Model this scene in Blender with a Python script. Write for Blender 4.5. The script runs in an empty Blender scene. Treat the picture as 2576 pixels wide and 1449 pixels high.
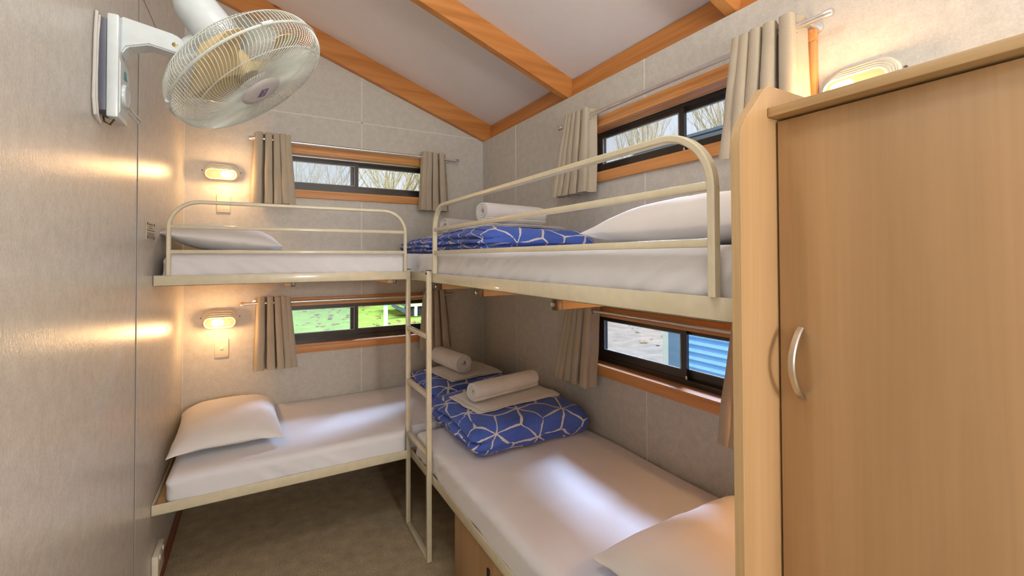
import bpy, bmesh, math, random
from mathutils import Vector, Matrix, noise
R_ = math.radians
PI = math.pi
sc = bpy.context.scene
COL = sc.collection

# ------------------------------------------------------------------ materials
def nmat(name):
    m = bpy.data.materials.new(name); m.use_nodes = True
    nt = m.node_tree
    return m, nt, nt.nodes['Principled BSDF']
def N(nt, t, **kw):
    n = nt.nodes.new(t)
    for k, v in kw.items():
        if k in ('operation', 'blend_type', 'wave_type', 'bands_direction', 'data_type', 'feature', 'noise_dimensions', 'distance', 'rings_direction'):
            setattr(n, k, v)
        else:
            n.inputs[k.replace('_', ' ')].default_value = v
    return n
def L(nt, a, ao, b, bi): nt.links.new(a.outputs[ao], b.inputs[bi])
def coords(nt, scale=(1, 1, 1), src='Object', rot=(0, 0, 0)):
    tc = nt.nodes.new('ShaderNodeTexCoord'); mp = nt.nodes.new('ShaderNodeMapping')
    mp.inputs['Scale'].default_value = scale; mp.inputs['Rotation'].default_value = rot
    nt.links.new(tc.outputs[src], mp.inputs['Vector']); return mp
def ramp(nt, stops):
    r = nt.nodes.new('ShaderNodeValToRGB'); e = r.color_ramp.elements
    while len(e) < len(stops): e.new(0.5)
    for i, (p, c) in enumerate(stops):
        e[i].position = p; e[i].color = (*c, 1)
    return r
def bump(nt, b, src, out, strength, dist=0.002):
    n = N(nt, 'ShaderNodeBump', Strength=strength, Distance=dist)
    nt.links.new(src.outputs[out], n.inputs['Height']); nt.links.new(n.outputs['Normal'], b.inputs['Normal']); return n
def plain(name, col, rough=0.5, metal=0.0, bumpscale=None, bstr=0.1, coat=0.0):
    m, nt, b = nmat(name)
    mp = coords(nt)
    nz = N(nt, 'ShaderNodeTexNoise', Scale=bumpscale or 30.0, Detail=3.0); L(nt, mp, 0, nz, 'Vector')
    d = 0.95
    rp = ramp(nt, [(0.3, tuple(c * d for c in col)), (0.7, tuple(min(1, c * 1.04) for c in col))])
    L(nt, nz, 'Fac', rp, 'Fac'); L(nt, rp, 'Color', b, 'Base Color')
    b.inputs['Roughness'].default_value = rough; b.inputs['Metallic'].default_value = metal
    b.inputs['Coat Weight'].default_value = coat
    if bumpscale: bump(nt, b, nz, 'Fac', bstr, 0.001)
    return m
def wallmat(name, c1, c2, rough, stretch=(1, 1, 1), bstr=0.15, spec=0.5, bscale=120.0):
    m, nt, b = nmat(name)
    mp = coords(nt)
    n1 = N(nt, 'ShaderNodeTexNoise', Scale=22.0, Detail=8.0, Roughness=0.8); L(nt, mp, 0, n1, 'Vector')
    n2 = N(nt, 'ShaderNodeTexNoise', Scale=140.0, Detail=3.0, Roughness=0.6); L(nt, mp, 0, n2, 'Vector')
    mx = N(nt, 'ShaderNodeMath', operation='ADD'); mx.inputs[1].default_value = 0
    ml = N(nt, 'ShaderNodeMath', operation='MULTIPLY'); ml.inputs[1].default_value = 0.55
    L(nt, n2, 'Fac', ml, 0); L(nt, n1, 'Fac', mx, 0); L(nt, ml, 0, mx, 1)
    rp = ramp(nt, [(0.55, c1), (0.95, c2)]); L(nt, mx, 0, rp, 'Fac'); L(nt, rp, 'Color', b, 'Base Color')
    mp2 = coords(nt, stretch)
    n3 = N(nt, 'ShaderNodeTexNoise', Scale=bscale, Detail=4.0, Roughness=0.6); L(nt, mp2, 0, n3, 'Vector')
    bump(nt, b, n3, 'Fac', bstr, 0.002)
    b.inputs['Roughness'].default_value = rough; b.inputs['Specular IOR Level'].default_value = spec
    return m
def wood(name, cols, axis, scale=1.0, rough=0.4, knots=0.0, fine=0.35, contrast=(0.35, 0.5, 0.66), warp=2.0):
    """grain runs along `axis` (0,1,2)."""
    m, nt, b = nmat(name)
    s = [16.0 * scale] * 3; s[axis] = 0.7 * scale
    mp = coords(nt, tuple(s))
    n0 = N(nt, 'ShaderNodeTexNoise', Scale=1.0, Detail=5.0, Roughness=0.55, Distortion=warp * 0.3); L(nt, mp, 0, n0, 'Vector')
    rp = ramp(nt, list(zip(contrast, cols))); L(nt, n0, 'Fac', rp, 'Fac')
    s2 = [220.0 * scale] * 3; s2[axis] = 5.0 * scale
    mp2 = coords(nt, tuple(s2))
    n2 = N(nt, 'ShaderNodeTexNoise', Scale=1.0, Detail=2.0); L(nt, mp2, 0, n2, 'Vector')
    mix = nt.nodes.new('ShaderNodeMixRGB'); mix.blend_type = 'MULTIPLY'; mix.inputs['Fac'].default_value = fine
    r2 = ramp(nt, [(0.3, (0.72, 0.66, 0.6)), (0.6, (1, 1, 1))]); L(nt, n2, 'Fac', r2, 'Fac')
    L(nt, rp, 'Color', mix, 'Color1'); L(nt, r2, 'Color', mix, 'Color2')
    last = mix
    if knots:
        s3 = [3.2, 3.2, 3.2]; s3[axis] = 1.9
        mp3 = coords(nt, tuple(s3)); v = N(nt, 'ShaderNodeTexVoronoi', Scale=1.0); L(nt, mp3, 0, v, 'Vector')
        rk = ramp(nt, [(0.0, (1, 1, 1)), (knots * 0.45, (0.8, 0.8, 0.8)), (knots, (0, 0, 0))]); L(nt, v, 'Distance', rk, 'Fac')
        mk = nt.nodes.new('ShaderNodeMixRGB'); L(nt, rk, 'Color', mk, 'Fac')
        L(nt, mix, 'Color', mk, 'Color1'); mk.inputs['Color2'].default_value = (0.13, 0.035, 0.01, 1); last = mk
    L(nt, last, 'Color', b, 'Base Color'); b.inputs['Roughness'].default_value = rough
    bump(nt, b, n2, 'Fac', 0.05, 0.001)
    return m
def cloth(name, c1, c2, rough=0.9, weave=900.0, bstr=0.25, horiz=False, sheen=0.2):
    m, nt, b = nmat(name)
    s = (weave * 0.12, weave * 0.12, weave) if horiz else (weave, weave, weave)
    mp = coords(nt, s)
    n1 = N(nt, 'ShaderNodeTexNoise', Scale=1.0, Detail=2.0); L(nt, mp, 0, n1, 'Vector')
    mpb = coords(nt); n2 = N(nt, 'ShaderNodeTexNoise', Scale=7.0, Detail=4.0); L(nt, mpb, 0, n2, 'Vector')
    ad = N(nt, 'ShaderNodeMath', operation='MULTIPLY_ADD'); ad.inputs[1].default_value = 0.5
    L(nt, n1, 'Fac', ad, 0)
    hf = N(nt, 'ShaderNodeMath', operation='MULTIPLY'); hf.inputs[1].default_value = 0.5; L(nt, n2, 'Fac', hf, 0); L(nt, hf, 0, ad, 2)
    rp = ramp(nt, [(0.3, c1), (0.7, c2)]); L(nt, ad, 0, rp, 'Fac'); L(nt, rp, 'Color', b, 'Base Color')
    b.inputs['Roughness'].default_value = rough; b.inputs['Sheen Weight'].default_value = sheen
    b.inputs['Specular IOR Level'].default_value = 0.2
    bump(nt, b, n1, 'Fac', bstr, 0.001)
    return m
def glassmat(name, tint=(1, 1, 1)):
    m = bpy.data.materials.new(name); m.use_nodes = True; nt = m.node_tree; nt.nodes.clear()
    o = nt.nodes.new('ShaderNodeOutputMaterial'); mix = nt.nodes.new('ShaderNodeMixShader')
    t = nt.nodes.new('ShaderNodeBsdfTransparent'); g = nt.nodes.new('ShaderNodeBsdfGlossy')
    t.inputs['Color'].default_value = (*tint, 1); g.inputs['Roughness'].default_value = 0.02
    fr = nt.nodes.new('ShaderNodeFresnel'); fr.inputs['IOR'].default_value = 1.3
    nt.links.new(fr.outputs[0], mix.inputs[0]); nt.links.new(t.outputs[0], mix.inputs[1]); nt.links.new(g.outputs[0], mix.inputs[2])
    nt.links.new(mix.outputs[0], o.inputs[0]); return m
def screenmat(name):
    m = bpy.data.materials.new(name); m.use_nodes = True; nt = m.node_tree; nt.nodes.clear()
    o = nt.nodes.new('ShaderNodeOutputMaterial'); mix = nt.nodes.new('ShaderNodeMixShader'); mix.inputs[0].default_value = 0.2
    t = nt.nodes.new('ShaderNodeBsdfTransparent'); g = nt.nodes.new('ShaderNodeBsdfTranslucent'); g.inputs['Color'].default_value = (0.08, 0.08, 0.08, 1)
    nt.links.new(t.outputs[0], mix.inputs[1]); nt.links.new(g.outputs[0], mix.inputs[2]); nt.links.new(mix.outputs[0], o.inputs[0]); return m
def emit(name, col, strength):
    m, nt, b = nmat(name)
    b.inputs['Base Color'].default_value = (0.9, 0.88, 0.8, 1); b.inputs['Roughness'].default_value = 0.4
    b.inputs['Emission Color'].default_value = (*col, 1); b.inputs['Emission Strength'].default_value = strength
    return m

M = {}
M['wall'] = wallmat('wall_vinyl', (0.49, 0.462, 0.405), (0.63, 0.608, 0.56), 0.5, bstr=0.08)
M['wall_left'] = wallmat('wall_vinyl_glossy', (0.53, 0.505, 0.455), (0.67, 0.648, 0.60), 0.27, stretch=(1, 1.5, 0.7), bstr=0.42, spec=0.6, bscale=105.0)
M['ceiling'] = wallmat('ceiling_board', (0.80, 0.77, 0.78), (0.83, 0.80, 0.81), 0.7, bstr=0.05)
M['seam'] = plain('seam_strip', (0.72, 0.70, 0.66), 0.4)
M['seam_dark'] = plain('seam_gap', (0.12, 0.12, 0.13), 0.5)
pine = [(0.48, 0.185, 0.042), (0.58, 0.235, 0.060), (0.65, 0.285, 0.085)]
M['pine_x'] = wood('pine_beam_across', pine, 0, rough=0.38, knots=0.07)
M['pine_y'] = wood('pine_beam_along', pine, 1, rough=0.38, knots=0.07)
cedar = [(0.54, 0.225, 0.062), (0.63, 0.28, 0.085), (0.70, 0.33, 0.115)]
M['cedar_x'] = wood('cedar_across', cedar, 0, rough=0.42)
M['cedar_y'] = wood('cedar_along', cedar, 1, rough=0.42)
M['cedar_z'] = wood('cedar_upright', cedar, 2, rough=0.42)
M['skirt'] = wood('stained_skirting', [(0.22, 0.05, 0.018), (0.30, 0.075, 0.028), (0.36, 0.10, 0.04)], 1, rough=0.4)
maple = [(0.37, 0.225, 0.105), (0.41, 0.25, 0.12), (0.45, 0.28, 0.137)]
M['maple'] = wood('maple_laminate', maple, 2, scale=0.55, rough=0.33, fine=0.16, contrast=(0.36, 0.5, 0.64), warp=4.0)
M['maple_edge'] = wood('maple_edging_upright', [(0.46, 0.31, 0.145), (0.52, 0.36, 0.18), (0.56, 0.39, 0.20)], 2, rough=0.4)
M['maple_edge_y'] = wood('maple_edging_along', [(0.44, 0.29, 0.135), (0.50, 0.34, 0.17), (0.54, 0.37, 0.19)], 1, rough=0.4)
M['ply'] = wood('plywood', [(0.58, 0.34, 0.14), (0.66, 0.41, 0.19), (0.72, 0.47, 0.24)], 0, rough=0.5)
M['bronze'] = plain('bronze_aluminium', (0.035, 0.030, 0.027), 0.32, coat=0.2)
M['bronze_in'] = plain('bronze_gasket', (0.012, 0.012, 0.013), 0.5)
M['glass'] = glassmat('window_glass')
M['screen'] = screenmat('flyscreen_mesh')
M['curtain'] = cloth('curtain_cloth', (0.40, 0.34, 0.255), (0.50, 0.435, 0.335), horiz=True, bstr=0.3)
M['alu'] = plain('brushed_aluminium', (0.78, 0.78, 0.78), 0.36, 1.0)
M['chrome'] = plain('nickel', (0.60, 0.58, 0.55), 0.25, 1.0)
M['cream'] = plain('cream_steel', (0.66, 0.60, 0.44), 0.32, coat=0.3)
M['darksteel'] = plain('dark_steel', (0.11, 0.095, 0.075), 0.4, 0.6)
M['black'] = plain('black_plastic', (0.015, 0.015, 0.015), 0.4)
M['sheet'] = cloth('cotton_sheet', (0.71, 0.715, 0.755), (0.78, 0.785, 0.82), weave=500.0, bstr=0.08)
M['pillow'] = cloth('pillowcase', (0.74, 0.72, 0.70), (0.81, 0.79, 0.77), weave=500.0, bstr=0.08)
M['towel'] = cloth('terry_towel', (0.66, 0.65, 0.64), (0.84, 0.83, 0.82), weave=330.0, bstr=1.0, sheen=0.5)
M['whiteplastic'] = plain('white_plastic', (0.74, 0.75, 0.72), 0.35)
M['ivory'] = plain('ivory_plastic', (0.72, 0.66, 0.53), 0.35)
M['fanwhite'] = plain('fan_white_plastic', (0.60, 0.66, 0.68), 0.3, coat=0.2)
M['fangrey'] = plain('fan_grey_bracket', (0.105, 0.115, 0.15), 0.45)
M['fanwire'] = plain('fan_wire_coating', (0.56, 0.60, 0.56), 0.35)
M['fanblade'] = plain('yellowed_plastic', (0.60, 0.47, 0.24), 0.18, coat=0.5)
M['hubcap'] = plain('hub_cap_plastic', (0.56, 0.545, 0.53), 0.4)
M['purple'] = plain('purple_print', (0.14, 0.09, 0.26), 0.5)
M['teal'] = plain('teal_sticker', (0.05, 0.36, 0.42), 0.5)
M['brass'] = plain('brass_screw', (0.30, 0.22, 0.09), 0.3, 1.0)
M['cord'] = plain('grey_cord', (0.55, 0.53, 0.50), 0.5)
M['plate'] = plain('notice_paper', (0.60, 0.53, 0.42), 0.4)
M['print'] = plain('dark_print', (0.09, 0.07, 0.05), 0.5)
M['lens'] = emit('lamp_diffuser', (1.0, 0.70, 0.27), 0.95); M['lens'].node_tree.nodes['Principled BSDF'].inputs['Base Color'].default_value = (0.05, 0.04, 0.02, 1)
M['bulb'] = emit('lamp_bulb', (1.0, 0.78, 0.45), 8.0)
def carpet():
    m, nt, b = nmat('loop_carpet'); mp = coords(nt)
    n1 = N(nt, 'ShaderNodeTexNoise', Scale=330.0, Detail=2.0, Roughness=0.8); L(nt, mp, 0, n1, 'Vector')
    n2 = N(nt, 'ShaderNodeTexNoise', Scale=14.0, Detail=3.0); L(nt, mp, 0, n2, 'Vector')
    ad = N(nt, 'ShaderNodeMath', operation='MULTIPLY_ADD'); ad.inputs[1].default_value = 0.12; L(nt, n2, 'Fac', ad, 0); L(nt, n1, 'Fac', ad, 2)
    rp = ramp(nt, [(0.36, (0.06, 0.045, 0.028)), (0.53, (0.27, 0.212, 0.132)), (0.70, (0.75, 0.61, 0.41))]); L(nt, ad, 0, rp, 'Fac')
    L(nt, rp, 'Color', b, 'Base Color'); b.inputs['Roughness'].default_value = 1.0; b.inputs['Specular IOR Level'].default_value = 0.1
    bump(nt, b, n1, 'Fac', 0.35, 0.003); return m
M['carpet'] = carpet()
def duvetmat():
    m, nt, b = nmat('duvet_cotton_print')
    mp = coords(nt, (1, 1, 1), 'UV', (0, 0, 0.35))
    # wobble
    nz = N(nt, 'ShaderNodeTexNoise', Scale=5.0, Detail=2.0); L(nt, mp, 0, nz, 'Vector')
    sub = N(nt, 'ShaderNodeVectorMath', operation='SUBTRACT'); sub.inputs[1].default_value = (0.5, 0.5, 0.5); L(nt, nz, 'Color', sub, 0)
    scl = N(nt, 'ShaderNodeVectorMath', operation='SCALE'); scl.inputs['Scale'].default_value = 0.055; L(nt, sub, 0, scl, 0)
    av = N(nt, 'ShaderNodeVectorMath', operation='ADD'); L(nt, mp, 0, av, 0); L(nt, scl, 0, av, 1)
    sc_ = N(nt, 'ShaderNodeVectorMath', operation='SCALE'); sc_.inputs['Scale'].default_value = 3.95; L(nt, av, 0, sc_, 0)
    S3 = math.sqrt(3)
    def cell(off):
        a = N(nt, 'ShaderNodeVectorMath', operation='ADD'); a.inputs[1].default_value = (off[0] + 40, off[1] + 40 * S3, 0); L(nt, sc_, 0, a, 0)
        md = N(nt, 'ShaderNodeVectorMath', operation='MODULO'); md.inputs[1].default_value = (1, S3, 1); L(nt, a, 0, md, 0)
        s = N(nt, 'ShaderNodeVectorMath', operation='SUBTRACT'); s.inputs[1].default_value = (0.5, S3 / 2, 0); L(nt, md, 0, s, 0)
        z = N(nt, 'ShaderNodeVectorMath', operation='MULTIPLY'); z.inputs[1].default_value = (1, 1, 0); L(nt, s, 0, z, 0)
        ln = N(nt, 'ShaderNodeVectorMath', operation='LENGTH'); L(nt, z, 0, ln, 0); return z, ln
    a, la = cell((0, 0)); c, lc = cell((0.5, S3 / 2))
    lt = N(nt, 'ShaderNodeMath', operation='LESS_THAN'); L(nt, la, 'Value', lt, 0); L(nt, lc, 'Value', lt, 1)
    mv = nt.nodes.new('ShaderNodeMixRGB'); L(nt, lt, 0, mv, 'Fac'); L(nt, c, 0, mv, 'Color1'); L(nt, a, 0, mv, 'Color2')
    prev = None
    for ang in (30, 90, 150):
        d = N(nt, 'ShaderNodeVectorMath', operation='DOT_PRODUCT'); d.inputs[1].default_value = (-math.sin(R_(ang)), math.cos(R_(ang)), 0); L(nt, mv, 'Color', d, 0)
        ab = N(nt, 'ShaderNodeMath', operation='ABSOLUTE'); L(nt, d, 'Value', ab, 0)
        if prev is None: prev = ab
        else:
            mn = N(nt, 'ShaderNodeMath', operation='MINIMUM'); L(nt, prev, 0, mn, 0); L(nt, ab, 0, mn, 1); prev = mn
    # jagged, width-varying line
    mpj = coords(nt, (1, 1, 1), 'UV'); nj = N(nt, 'ShaderNodeTexNoise', Scale=150.0, Detail=1.0); L(nt, mpj, 0, nj, 'Vector')
    nw = N(nt, 'ShaderNodeTexNoise', Scale=9.0, Detail=1.0); L(nt, mpj, 0, nw, 'Vector')
    w1 = N(nt, 'ShaderNodeMath', operation='MULTIPLY_ADD'); w1.inputs[1].default_value = 0.038; w1.inputs[2].default_value = -0.009; L(nt, nj, 'Fac', w1, 0)
    w2 = N(nt, 'ShaderNodeMath', operation='MULTIPLY_ADD'); w2.inputs[1].default_value = 0.056; w2.inputs[2].default_value = -0.018; L(nt, nw, 'Fac', w2, 0)
    ws = N(nt, 'ShaderNodeMath', operation='ADD'); L(nt, w1, 0, ws, 0); L(nt, w2, 0, ws, 1)
    le = N(nt, 'ShaderNodeMath', operation='LESS_THAN'); L(nt, prev, 0, le, 0); L(nt, ws, 0, le, 1)
    mix = nt.nodes.new('ShaderNodeMixRGB'); L(nt, le, 0, mix, 'Fac')
    nb = N(nt, 'ShaderNodeTexNoise', Scale=6.0, Detail=3.0); L(nt, mpj, 0, nb, 'Vector')
    rb = ramp(nt, [(0.35, (0.042, 0.108, 0.50)), (0.65, (0.060, 0.140, 0.60))]); L(nt, nb, 'Fac', rb, 'Fac')
    L(nt, rb, 'Color', mix, 'Color1'); mix.inputs['Color2'].default_value = (0.72, 0.70, 0.70, 1)
    L(nt, mix, 'Color', b, 'Base Color'); b.inputs['Roughness'].default_value = 0.75; b.inputs['Sheen Weight'].default_value = 0.15
    nk = N(nt, 'ShaderNodeTexNoise', Scale=11.0, Detail=3.0, Distortion=1.2); L(nt, mpj, 0, nk, 'Vector'); bump(nt, b, nk, 'Fac', 0.35, 0.02)
    return m
M['duvet'] = duvetmat()
def groundmat(name, stops, scale, rough=0.95):
    m, nt, b = nmat(name); mp = coords(nt)
    n1 = N(nt, 'ShaderNodeTexNoise', Scale=scale, Detail=6.0, Roughness=0.7); L(nt, mp, 0, n1, 'Vector')
    rp = ramp(nt, stops); L(nt, n1, 'Fac', rp, 'Fac'); L(nt, rp, 'Color', b, 'Base Color'); b.inputs['Roughness'].default_value = rough; b.inputs['Specular IOR Level'].default_value = 0.0
    return m
M['lawn'] = groundmat('mown_grass', [(0.3, (0.060, 0.090, 0.013)), (0.55, (0.085, 0.118, 0.020)), (0.75, (0.115, 0.138, 0.034))], 2.2)
M['asphalt'] = groundmat('pale_driveway', [(0.3, (0.070, 0.056, 0.040)), (0.5, (0.095, 0.076, 0.055)), (0.75, (0.125, 0.100, 0.073))], 3.5)
M['leaf'] = groundmat('dry_leaf', [(0.3, (0.11, 0.045, 0.016)), (0.5, (0.13, 0.068, 0.03)), (0.7, (0.15, 0.095, 0.05))], 3.0)
M['bark'] = groundmat('bare_bark', [(0.3, (0.24, 0.20, 0.14)), (0.6, (0.35, 0.30, 0.215))], 6.0)
M['blue'] = plain('blue_steel_cladding', (0.13, 0.28, 0.50), 0.3)
M['bluetrim'] = plain('blue_grey_trim', (0.06, 0.11, 0.19), 0.45)
M['rooftrim'] = plain('pale_blue_grey_roofing', (0.045, 0.054, 0.062), 0.5)
M['galv'] = plain('galvanised_flashing', (0.34, 0.36, 0.37), 0.45, 0.2)
M['deckblue'] = wood('blue_grey_board', [(0.05, 0.08, 0.11), (0.07, 0.105, 0.14), (0.09, 0.13, 0.165)], 0, rough=0.6)
M['lattice'] = plain('dark_lattice', (0.05, 0.06, 0.08), 0.7)
M['whitepaint'] = plain('white_paint', (0.82, 0.83, 0.80), 0.5)
M['creampaint'] = plain('cream_paint', (0.70, 0.66, 0.56), 0.5)
M['bluecap'] = plain('pale_blue_cap', (0.25, 0.55, 0.72), 0.5)

# ------------------------------------------------------------------ mesh builder
class MB:
    def __init__(s): s.v = []; s.f = []; s.fuv = None
    def add(s, vs, fs):
        o = len(s.v); s.v += [tuple(v) for v in vs]; s.f += [tuple(i + o for i in f) for f in fs]; return s
    def box(s, x0, x1, y0, y1, z0, z1):
        vs = [(x, y, z) for z in (z0, z1) for y in (y0, y1) for x in (x0, x1)]
        return s.add(vs, [(0, 2, 3, 1), (4, 5, 7, 6), (0, 1, 5, 4), (2, 6, 7, 3), (0, 4, 6, 2), (1, 3, 7, 5)])
    def rbox(s, x0, x1, y0, y1, z0, z1, r=0.004, seg=2, mat=None):
        bm = bmesh.new(); bmesh.ops.create_cube(bm, size=1.0)
        for v in bm.verts:
            v.co = Vector(((x0 + x1) / 2 + v.co.x * (x1 - x0), (y0 + y1) / 2 + v.co.y * (y1 - y0), (z0 + z1) / 2 + v.co.z * (z1 - z0)))
        bmesh.ops.bevel(bm, geom=bm.edges[:], offset=r, segments=seg, profile=0.5, affect='EDGES')
        if mat is not None: bmesh.ops.transform(bm, matrix=mat, verts=bm.verts[:])
        bm.verts.index_update()
        s.add([v.co[:] for v in bm.verts], [[v.index for v in f.verts] for f in bm.faces]); bm.free(); return s
    def prism(s, poly, axis, a, b):
        """poly: 2D points in the two other axes (in order), extruded along axis from a to b"""
        def P(p, t):
            q = [0, 0, 0]; q[axis] = t; o = [i for i in range(3) if i != axis]; q[o[0]] = p[0]; q[o[1]] = p[1]; return q
        n = len(poly)
        return s.add([P(p, a) for p in poly] + [P(p, b) for p in poly],
                     [tuple(range(n))[::-1], tuple(range(n, 2 * n))] + [(i, (i + 1) % n, (i + 1) % n + n, i + n) for i in range(n)])
    def tube(s, pts, rad, n=8, closed=False, cap=True, sect=None, upv=None):
        pts = [Vector(p) for p in pts]; k = len(pts)
        rads = rad if isinstance(rad, (list, tuple)) else [rad] * k
        rings = []; prev = None
        for i, p in enumerate(pts):
            if closed: t = pts[(i + 1) % k] - pts[i - 1]
            else: t = pts[min(i + 1, k - 1)] - pts[max(i - 1, 0)]
            t.normalize()
            if upv is not None: a = Vector(upv) - t * t.dot(Vector(upv)); a.normalize()
            elif prev is None:
                a = t.orthogonal().normalized()
            else:
                a = prev - t * prev.dot(t); a.normalize()
            prev = a; b = t.cross(a)
            if sect: rings.append([p + a * u + b * w for u, w in sect])
            else: rings.append([p + (a * math.cos(2 * PI * j / n) + b * math.sin(2 * PI * j / n)) * rads[i] for j in range(n)])
        m = len(rings[0]); vs = [v for r in rings for v in r]; fs = []
        for i in range(k if closed else k - 1):
            for j in range(m):
                i2 = (i + 1) % k
                fs.append((i * m + j, i * m + (j + 1) % m, i2 * m + (j + 1) % m, i2 * m + j))
        if cap and not closed: fs += [tuple(range(m))[::-1], tuple(range((k - 1) * m, k * m))]
        return s.add(vs, fs)
    def lathe(s, prof, c, axis, n=32, cap=True):
        """prof: (r, t) along axis from c"""
        c = Vector(c); ax = Vector(axis).normalized(); a = ax.orthogonal().normalized(); b = ax.cross(a)
        vs = []; fs = []; m = len(prof)
        for i in range(n):
            th = 2 * PI * i / n; d = a * math.cos(th) + b * math.sin(th)
            vs += [c + d * r + ax * t for r, t in prof]
        for i in range(n):
            for j in range(m - 1):
                i2 = (i + 1) % n; fs.append((i * m + j, i2 * m + j, i2 * m + j + 1, i * m + j + 1))
        if cap:
            fs += [tuple(i * m for i in range(n))[::-1], tuple(i * m + m - 1 for i in range(n))]
        return s.add(vs, fs)
    def torus(s, c, axis, R, r, n=24, m=8):
        c = Vector(c); ax = Vector(axis).normalized(); a = ax.orthogonal().normalized(); b = ax.cross(a)
        return s.tube([c + (a * math.cos(2 * PI * i / n) + b * math.sin(2 * PI * i / n)) * R for i in range(n)], r, m, closed=True)
    def grid(s, nu, nv, fn, wrapu=False):
        vs = [fn(i / (nu - (0 if wrapu else 1)), j / (nv - 1)) for i in range(nu) for j in range(nv)]
        fs = []
        for i in range(nu if wrapu else nu - 1):
            for j in range(nv - 1):
                i2 = (i + 1) % nu; fs.append((i * nv + j, i2 * nv + j, i2 * nv + j + 1, i * nv + j + 1))
        return s.add(vs, fs)
    def softbox(s, c, d, r, n, disp=None):
        """rounded box with many faces; disp(point, normal) -> point"""
        c = Vector(c); h = Vector(d) / 2
        bm = bmesh.new(); nx, ny, nz = n
        cache = {}; fuv = []
        def net(p, ax, sg):
            x, y, t = p[0], p[1], h.z - p[2]
            if ax == 2: return (x, y)
            return (sg * (h.x + t), y) if ax == 0 else (x, sg * (h.y + t))
        def vert(p):
            k = (round(p[0], 5), round(p[1], 5), round(p[2], 5))
            if k not in cache: cache[k] = bm.verts.new(p)
            return cache[k]
        def samp(n_, hh):
            # denser near the edges so the rounding is smooth
            out = []
            for i in range(n_ + 1):
                t = i / n_ * 2 - 1
                out.append(hh * (0.5 * t + 0.5 * math.sin(t * PI / 2)))
            return out
        S = [samp(nx, h.x), samp(ny, h.y), samp(nz, h.z)]
        for ax in range(3):
            o = [i for i in range(3) if i != ax]
            for sg in (-1, 1):
                A, B = S[o[0]], S[o[1]]
                for i in range(len(A) - 1):
                    for j in range(len(B) - 1):
                        q = []; fu = []
                        for (a, b) in ((i, j), (i + 1, j), (i + 1, j + 1), (i, j + 1)):
                            p = [0, 0, 0]; p[ax] = sg * h[ax]; p[o[0]] = A[a]; p[o[1]] = B[b]; v_ = vert(p); q.append(v_); fu.append((v_, net(p, ax, sg)))
                        bm.faces.new(q); fuv.append(fu)
        rr = Vector(r) if isinstance(r, (tuple, list)) else Vector((r, r, r))
        for v in bm.verts:
            p = v.co.copy(); core = Vector([max(-h[i] + rr[i], min(h[i] - rr[i], p[i])) for i in range(3)])
            dl = Vector([(p[i] - core[i]) / rr[i] for i in range(3)])
            nn = dl.normalized() if dl.length > 1e-6 else Vector((0, 0, 1))
            q = core + Vector([nn[i] * rr[i] for i in range(3)]) if dl.length > 1e-6 else p
            q = q + c
            if disp: q = disp(q, nn)
            v.co = q
        bmesh.ops.recalc_face_normals(bm, faces=bm.faces[:])
        bm.verts.index_update()
        s.fuv = [{v_.index: uv for v_, uv in fu} for fu in fuv]
        s.add([v.co[:] for v in bm.verts], [[v.index for v in f.verts] for f in bm.faces]); bm.free(); return s

def wloc(o):
    p = Vector((0, 0, 0))
    while o is not None: p += o.location; o = o.parent
    return p
def obj(name, mb, mat, parent=None, smooth=True, angle=40, uvfn=None, loc=None):
    """one linked mesh object; vertices come in world coordinates"""
    me = bpy.data.meshes.new(name)
    off = wloc(parent) if parent else Vector((0, 0, 0))
    base = Vector(loc) if loc is not None else off
    me.from_pydata([(v[0] - base.x, v[1] - base.y, v[2] - base.z) for v in mb.v], [], mb.f)
    bm = bmesh.new(); bm.from_mesh(me)
    bmesh.ops.recalc_face_normals(bm, faces=bm.faces[:])
    if uvfn:
        bm.verts.index_update(); bm.faces.index_update()
        ul = bm.loops.layers.uv.new('UVMap')
        for f in bm.faces:
            for l in f.loops: l[ul].uv = uvfn(mb.fuv[f.index][l.vert.index])
    bm.to_mesh(me); bm.free()
    if smooth:
        me.shade_smooth(); me.set_sharp_from_angle(angle=R_(angle))
    for m in (mat if isinstance(mat, list) else [mat]): me.materials.append(m)
    o = bpy.data.objects.new(name, me); COL.objects.link(o)
    if parent: o.parent = parent
    o.location = base - off
    return o
def tag(o, label, cat, group=None, kind=None):
    o['label'] = label; o['category'] = cat
    if group: o['group'] = group
    if kind: o['kind'] = kind
    return o
def thing(name, loc, label, cat, group=None, kind=None):
    o = bpy.data.objects.new(name, None); COL.objects.link(o); o.location = loc; o.empty_display_size = 0.1
    return tag(o, label, cat, group, kind)
def copy_tree(o, parent=None):
    c = o.copy(); COL.objects.link(c); c.parent = parent
    for ch in list(o.children): copy_tree(ch, c)
    return c

def light(name, typ, loc, rot, energy, col, **kw):
    l = bpy.data.lights.new(name, typ); l.energy = energy; l.color = col
    for k_, v_ in kw.items(): setattr(l, k_, v_)
    o = bpy.data.objects.new(name, l); COL.objects.link(o); o.location = loc; o.rotation_euler = rot; return o
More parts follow.
